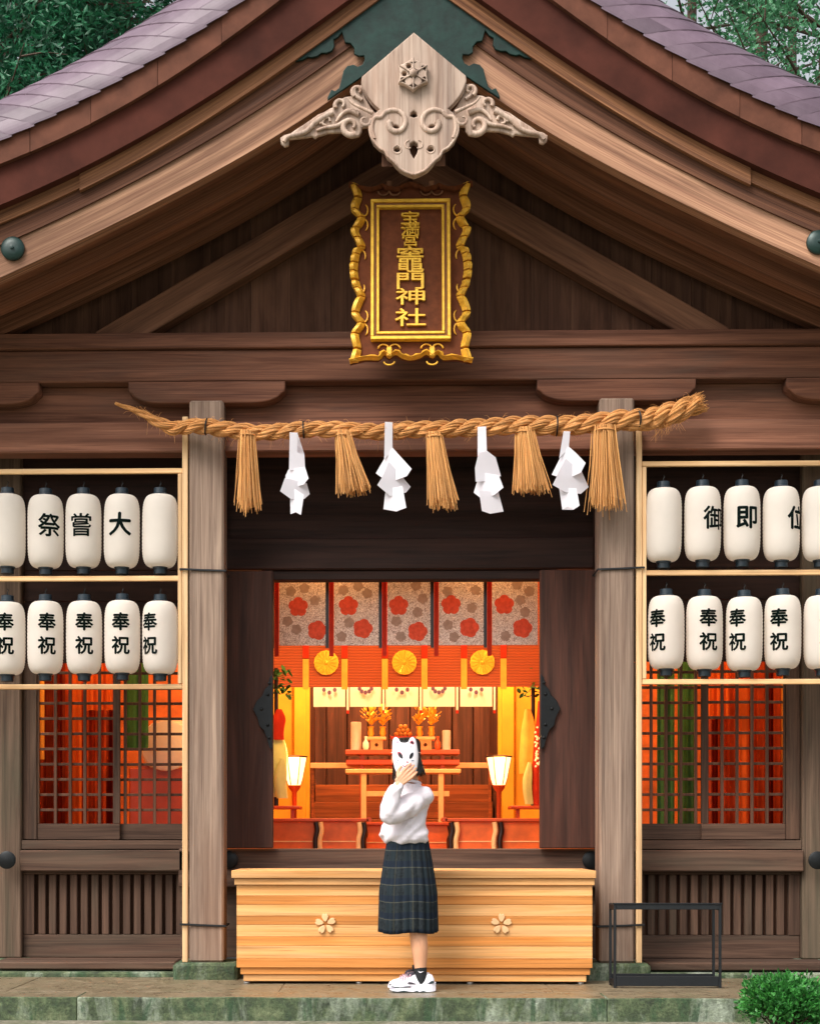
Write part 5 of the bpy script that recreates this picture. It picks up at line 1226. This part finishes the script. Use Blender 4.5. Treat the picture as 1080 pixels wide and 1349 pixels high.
# socks and trainers
def sole_prof(y_):
    return None
for y_, dx in ((-.068, 0.0), (.085, -.012)):
    sc_ = finish('sock', tomesh(tube_bm([(.044 + dx, y_, .155), (.044 + dx, y_, .11), (.047 + dx, y_, .07), (.045 + dx, y_, .045)], [.0385, .0395, .042, .040], 18)), 'sock', PE, 60)
    sw = [(.012, .006), (.004, -.004), (-.006, -.0065), (-.013, -.003), (-.020, .004), (-.012, -.0), (-.003, -.001)]
    sw = [(.044 + dx + .0 - u, .128 + v) for u, v in [(.017, .006), (.010, -.0045), (.003, -.0065), (-.006, -.003), (-.019, .005), (-.005, .0015), (.004, .0005), (.010, .003)]]
    if y_ < 0: plate('sock_mark', [sw], .002, y_ - .0405, 'shoe_white', sc_)
    # shoe: x sections from toe (-) to heel (+)
    secs = [(-.146, .020, .030, .016), (-.138, .034, .050, .020), (-.115, .044, .062, .022), (-.085, .046, .070, .024), (-.055, .044, .088, .026), (-.025, .042, .108, .027), (.005, .041, .118, .028), (.035, .041, .112, .029), (.065, .041, .106, .030), (.095, .040, .112, .032), (.115, .036, .108, .033), (.130, .024, .080, .034)]
    rings = []
    for (x, hw, zt__, zs__) in secs:
        ring_ = []
        for a in np.linspace(0, 2 * math.pi, 20, endpoint=False):
            ca, sa = math.cos(a), math.sin(a); yy = hw * math.copysign(abs(ca) ** .7, ca); top_ = zt__ if sa > 0 else zs__; mid = zs__ + .016
            yy *= (1 - .38 * max(0, sa) ** 1.5); ring_.append((x + dx, y_ + yy, mid + (zt__ - mid) * max(0, sa) ** .9 + (mid - zs__) * min(0, sa)))
        rings.append(ring_)
    sh = finish('shoe', tomesh(loft_bm(rings)), 'shoe_white', PE, 60)
    rings = []
    for (x, hw, zt__, zs__) in [(-.150, .018, 0, .030)] + secs + [(.138, .020, 0, .040)]:
        lift = .012 * max(0, (-x - .09) / .06) ** 1.5 + .006 * max(0, (x - .11) / .03); h_ = zs__ + .006 + (.012 if x > .05 else 0) + .006 * math.sin(x * 60)
        rings.append([(x + dx, y_ - hw - .007, lift + .004), (x + dx, y_ - hw * .8, lift), (x + dx, y_ + hw * .8, lift), (x + dx, y_ + hw + .007, lift + .004), (x + dx, y_ + hw + .004, h_), (x + dx, y_ - hw - .004, h_)])
    finish('sole', tomesh(loft_bm(rings)), 'shoe_white', sh, 40)
    sgn = -1 if y_ < 0 else 1; ys = y_ - .052
    plate('sole_tread', [[(-.136 + dx, .0015), (-.13 + dx, .008), (-.10 + dx, .006), (-.06 + dx, .012), (-.03 + dx, .006), (.0 + dx, .004), (.02 + dx, .012), (.035 + dx, .004), (.06 + dx, .011), (.08 + dx, .004), (.11 + dx, .003), (.11 + dx, .001)]], .006, ys, 'shoe_dark', sh)
    plate('side_stripe', [[(-.142 + dx, .034), (-.115 + dx, .029), (-.07 + dx, .028), (-.02 + dx, .034), (-.02 + dx, .038), (-.07 + dx, .033), (-.115 + dx, .034), (-.138 + dx, .04)]], .006, y_ - .0475, 'shoe_dark', sh)
    plate('side_mark', [[(-.042 + dx, .058), (-.030 + dx, .066), (-.012 + dx, .063), (.012 + dx, .054), (-.01 + dx, .052), (-.03 + dx, .053)]], .012, y_ - .040, 'shoe_grey', sh)
    plate('heel_mark', [[(.085 + dx, .054), (.112 + dx, .072), (.128 + dx, .070), (.126 + dx, .060), (.105 + dx, .054)]], .016, y_ - .036, 'shoe_dark', sh)
    plate('tongue', [[(-.045 + dx, .095), (-.035 + dx, .118), (-.012 + dx, .128), (.006 + dx, .126), (.002 + dx, .112), (-.02 + dx, .10)]], .05, y_, 'shoe_grey', sh, .004)
    for k in range(4): 
        xx = -.072 + dx + k * .016; tube('lace', [(xx, y_ - .034, .070 + k * .009), (xx + .004, y_ - .018, .086 + k * .010), (xx + .004, y_ + .018, .086 + k * .010), (xx, y_ + .034, .070 + k * .009)], .0035, 'mask_pink', sh, 6)

# ================================================================== FOX MASK
MY = -.150
def mk(zx, zy): return W(480 + zx / 9.82, 960 + zy / 9.82, MY)
outl = [(362, 210), (364, 165), (376, 126), (405, 108), (442, 132), (468, 176), (515, 184), (560, 176), (586, 132), (622, 106), (652, 126), (672, 168), (688, 250), (699, 350), (692, 450), (672, 545), (640, 598), (590, 624), (535, 632), (480, 618), (430, 580), (398, 530), (376, 450), (360, 330)]
OUTM = [tuple(v) for v in smooth_line([mk(*p) for p in outl], 4, True)]
mc = mk(530, 390); mw, mh = .086, .135
def dome(x, z):
    u, v = (x - mc[0]) / mw, (z - mc[1]) / mh; d = max(0, 1 - u * u * .95) ** .5 * .055 + .014 * math.exp(-((u / .35) ** 2 + ((v + .28) / .28) ** 2)) - .010 * v * v
    return MY + .03 - d
MK = thing('fox_mask', 'white fox mask with dark slanted eyes held before the face', 'mask', (mc[0], MY, mc[1]))
bm = bmesh.new(); rings = []; NRr = 14; no = len(OUTM)
for j in range(1, NRr + 1):
    f = j / NRr; rings.append([(mc[0] + (x - mc[0]) * f, 0, mc[1] + (z - mc[1]) * f) for x, z in OUTM])
rings = [[(x, dome(x, z) + (.004 if j == NRr - 1 else 0), z) for x, _, z in r] for j, r in enumerate(rings)]
back = [[(x, y + .004, z) for x, y, z in r] for r in reversed(rings)]
loft_bm(rings + back, True, True, bm); finish('mask_shell', tomesh(bm), 'mask_white', MK, 60)
def on_mask(name, zpts, mat, lift=.0015):
    pts = [mk(*p) for p in zpts]; cx, cz = sum(p[0] for p in pts) / len(pts), sum(p[1] for p in pts) / len(pts)
    bm = bmesh.new(); rr = [[(cx + (x - cx) * f, 0, cz + (z - cz) * f) for x, z in pts] for f in (.05, .4, .75, 1.0)]
    loft_bm([[(x, dome(x, z) - lift, z) for x, _, z in r] for r in rr] + [[(x, dome(x, z) + .001, z) for x, _, z in rr[-1]]], True, True, bm); return finish(name, tomesh(bm), mat, MK, 60)
def alm(cx, cy, L, w_, ang): return [(cx + math.cos(t_) * L * math.cos(ang) - math.sin(t_) * w_ * abs(math.sin(t_)) ** .3 * math.sin(ang), cy + math.cos(t_) * L * math.sin(ang) + math.sin(t_) * w_ * abs(math.sin(t_)) ** .3 * math.cos(ang)) for t_ in np.linspace(0, 2 * math.pi, 18, endpoint=False)]
on_mask('eye_rim', alm(462, 342, 52, 26, R(57)), 'mask_red', .001); on_mask('eye_hole', alm(468, 352, 46, 21, R(57)), 'mask_dark', .0025); on_mask('eye_rim', alm(606, 350, 48, 22, R(-62)), 'mask_blue', .001); on_mask('eye_hole', alm(604, 352, 45, 20, R(-62)), 'mask_dark', .0025)
on_mask('ear_inner', [(400, 185), (418, 158), (440, 160), (452, 188), (425, 192)], 'mask_pink'); on_mask('ear_inner', [(585, 188), (598, 160), (620, 152), (642, 185), (630, 205)], 'mask_red')
on_mask('ear_dark', [(600, 188), (612, 168), (624, 170), (632, 196)], 'mask_dark', .0025)  # dark patch inside the right-hand ear
on_mask('nose', alm(552, 434, 14, 9, 0), 'mask_red', .002)
for a, b in (((405, 398), (455, 418)), ((412, 430), (448, 455)), ((600, 418), (640, 408)), ((470, 240), (495, 255)), ((450, 215), (478, 222)), ((590, 240), (612, 228))):
    P = [mk(a[0] + (b[0] - a[0]) * f, a[1] + (b[1] - a[1]) * f) for f in np.linspace(0, 1, 5)]; tube('painted_line', [(x, dome(x, z) - .001, z) for x, z in P], [.0008, .0022, .0026, .002, .0006], 'mask_blue' if a[1] > 300 else 'mask_pink', MK, 6)
P = [mk(490 + 130 * f, 470 + 22 * math.sin(f * math.pi * 2) ** 2) for f in np.linspace(0, 1, 14)]; tube('painted_line', [(x, dome(x, z) - .001, z) for x, z in P], .0015, 'mask_red', MK, 6)
tube('mask_string', [(mk(365, 300)[0], MY + .035, mk(365, 300)[1]), (HC.x - .09, HC.y + .0, 1.505), (HC.x, HC.y + .13, 1.51), (HC.x + .10, HC.y, 1.505), (mk(695, 300)[0], MY + .035, mk(695, 300)[1])], .002, 'mask_white', MK, 5)

# ================================================================== PLANTS
def leaf_cloud(name, mat, parent, n_, place, size, seed, fold=.25, aspect=.42):
    r = random.Random(seed); vs, fs = [], []
    for k in range(n_):
        p, d = place(r); L = size * r.uniform(.6, 1.25); d = Vector(d).normalized()
        a = Vector((r.gauss(0, 1), r.gauss(0, 1), r.gauss(0, 1))); s_ = d.cross(a).normalized(); nrm = s_.cross(d); w_ = L * aspect; b = len(vs)
        p = Vector(p); vs += [p, p + d * L * .45 + s_ * w_ * .5 + nrm * fold * w_ * .5, p + d * L - nrm * .1 * L, p + d * L * .45 - s_ * w_ * .5 + nrm * fold * w_ * .5, p + d * L * .45]
        fs += [(b, b + 1, b + 4), (b + 1, b + 2, b + 4), (b + 2, b + 3, b + 4), (b + 3, b, b + 4)]
    me = bpy.data.meshes.new('m'); me.from_pydata([tuple(v) for v in vs], [], fs); return finish(name, me, mat, parent)
def shrub(cx, cy, r_, h_, label, n_):
    t = thing('shrub', label, 'shrub', (cx, cy, GZ)); bm = bmesh.new(); r = random.Random(3); tips = []
    for k in range(70):
        a, u = r.uniform(0, 6.28), math.sqrt(r.random()); top = Vector((cx + r_ * u * math.cos(a) * .95, cy + r_ * u * math.sin(a) * .95, GZ + h_ * (.45 + .5 * math.sqrt(max(0, 1 - u * u))) + r.uniform(-.04, .04)))
        b0_ = Vector((cx + .04 * math.cos(a), cy + .04 * math.sin(a), GZ)); tube_bm([b0_, b0_.lerp(top, .5) + Vector((r.uniform(-.03, .03), r.uniform(-.03, .03), .02)), top], [.006, .004, .002], 5, bm); tips.append((b0_, top))
    finish('stems', tomesh(bm), 'bark', t)
    def place(r):
        b0_, tp = tips[r.randrange(len(tips))]; f = 1 - abs(r.gauss(0, .22)); p = b0_.lerp(tp, f) + Vector((r.gauss(0, .03), r.gauss(0, .03), r.gauss(0, .024))); d = (p - Vector((cx, cy, GZ + h_ * .35))).normalized() + Vector((r.gauss(0, .55), r.gauss(0, .55), r.gauss(0, .5) + .25)); return p, d
    leaf_cloud('foliage', 'shrub_leaf', t, n_, place, .036, 5, .35, .6)
shrub(W(1033, 1349, -1.0)[0], -1.0, .25, .30, 'low round green shrub in the bottom right corner before the platform', 9000)
def branchy(name, label, x, y, h, crown, trunk_r, leaf, n_leaf, lsize, seed, mode, lean=0.0):
    t = thing(name, label, 'tree', (x, y, GZ), 'trees behind the shrine'); r = random.Random(seed); bm = bmesh.new()
    tp = [Vector((x + lean * f * f * h + .12 * math.sin(f * 5 + seed), y, GZ + h * f)) for f in np.linspace(0, 1, 9)]
    tube_bm(tp, [trunk_r * (1 - .85 * f) + .015 for f in np.linspace(0, 1, 9)], 10, bm); finish('trunk', tomesh(bm), 'bark', t, True)
    bm = bmesh.new(); twigs = []
    for k in range(crown['n']):
        f = r.uniform(crown['from'], .99); i = f * 8; i0 = min(7, int(i)); b0_ = tp[i0].lerp(tp[i0 + 1], i - i0); a = r.uniform(0, 6.28)
        R_ = crown['r'] * ((1.08 - f) / (1.08 - crown['from'])) ** crown['taper'] * r.uniform(.6, 1.1); rise = crown['rise'] * R_
        mid = b0_ + Vector((math.cos(a) * R_ * .5, math.sin(a) * R_ * .5, rise * .35 + r.uniform(-.1, .15))); e = b0_ + Vector((math.cos(a) * R_, math.sin(a) * R_, rise))
        tube_bm([b0_, mid, e], [trunk_r * .3 * (1.1 - f) + .012, .015, .006], 5, bm); twigs.append((b0_, mid, e))
        for q_ in range(crown.get('sub', 3)):
            g = r.uniform(.3, .95); s0 = b0_.lerp(mid, g * 2) if g < .5 else mid.lerp(e, g * 2 - 1); e2 = s0 + Vector((r.gauss(0, .35), r.gauss(0, .35), r.gauss(.05, .28))) * R_ * .42; tube_bm([s0, s0.lerp(e2, .5) + Vector((0, 0, .04)), e2], [.012, .008, .004], 4, bm); twigs.append((s0, s0.lerp(e2, .5), e2))
    finish('branches', tomesh(bm), 'bark', t)
    def place(r):
        a, m_, e = twigs[r.randrange(len(twigs))]; g = 1 - abs(r.gauss(0, .33)); g = max(.05, g); p = a.lerp(m_, g * 2) if g < .5 else m_.lerp(e, g * 2 - 1); s_ = crown['spread']
        p = p + Vector((r.gauss(0, s_), r.gauss(0, s_), r.gauss(0, s_ * .7) - crown.get('droop', 0) * abs(r.gauss(0, 1)))); d = (e - a).normalized() * .6 + Vector((r.gauss(0, .6), r.gauss(0, .6), r.gauss(-.1, .5))); return p, d
    leaf_cloud('crown', leaf, t, n_leaf, place, lsize, seed + 1, .2, crown.get('aspect', .45))
dk = dict(n=110, r=3.4, taper=.8, rise=.12, spread=.22, droop=.25, sub=3, aspect=.3); dk['from'] = .3
branchy('cedar_tree', 'dense dark evergreen at the upper left edge behind the roof', X(-30, 9), 9, 15.5, dk, .3, 'tree_leaf_dark', 60000, .12, 11, 0)
branchy('cedar_tree', 'dense dark evergreen behind the left roof slope, nearer the gable', X(150, 11), 11, 17.5, dk, .32, 'tree_leaf_dark', 60000, .12, 23, 0)
branchy('cedar_tree', 'taller evergreen filling the gap between the two left trees', X(60, 15), 15, 19, dk, .35, 'tree_leaf_dark', 45000, .14, 37, 0)
op = dict(n=46, r=2.6, taper=.35, rise=.55, spread=.16, droop=.05, sub=5, aspect=.6); op['from'] = .42
branchy('broadleaf_tree', 'slim open-crowned tree with forked trunk above the right roof slope', X(985, 10), 10, 15.5, op, .17, 'tree_leaf', 8000, .075, 41, 1, .012)
branchy('broadleaf_tree', 'leafy tree at the upper right edge beyond the roof', X(1085, 9), 9, 14, op, .18, 'tree_leaf', 18000, .075, 53, 1)
branchy('broadleaf_tree', 'thin tree beside the top of the right roof slope', X(900, 12), 12, 17.5, op, .13, 'tree_leaf', 8000, .075, 67, 1)
branchy('broadleaf_tree', 'farther pale tree between the right hand trunks', X(1035, 18), 18, 19, op, .18, 'tree_leaf', 7000, .09, 79, 1)
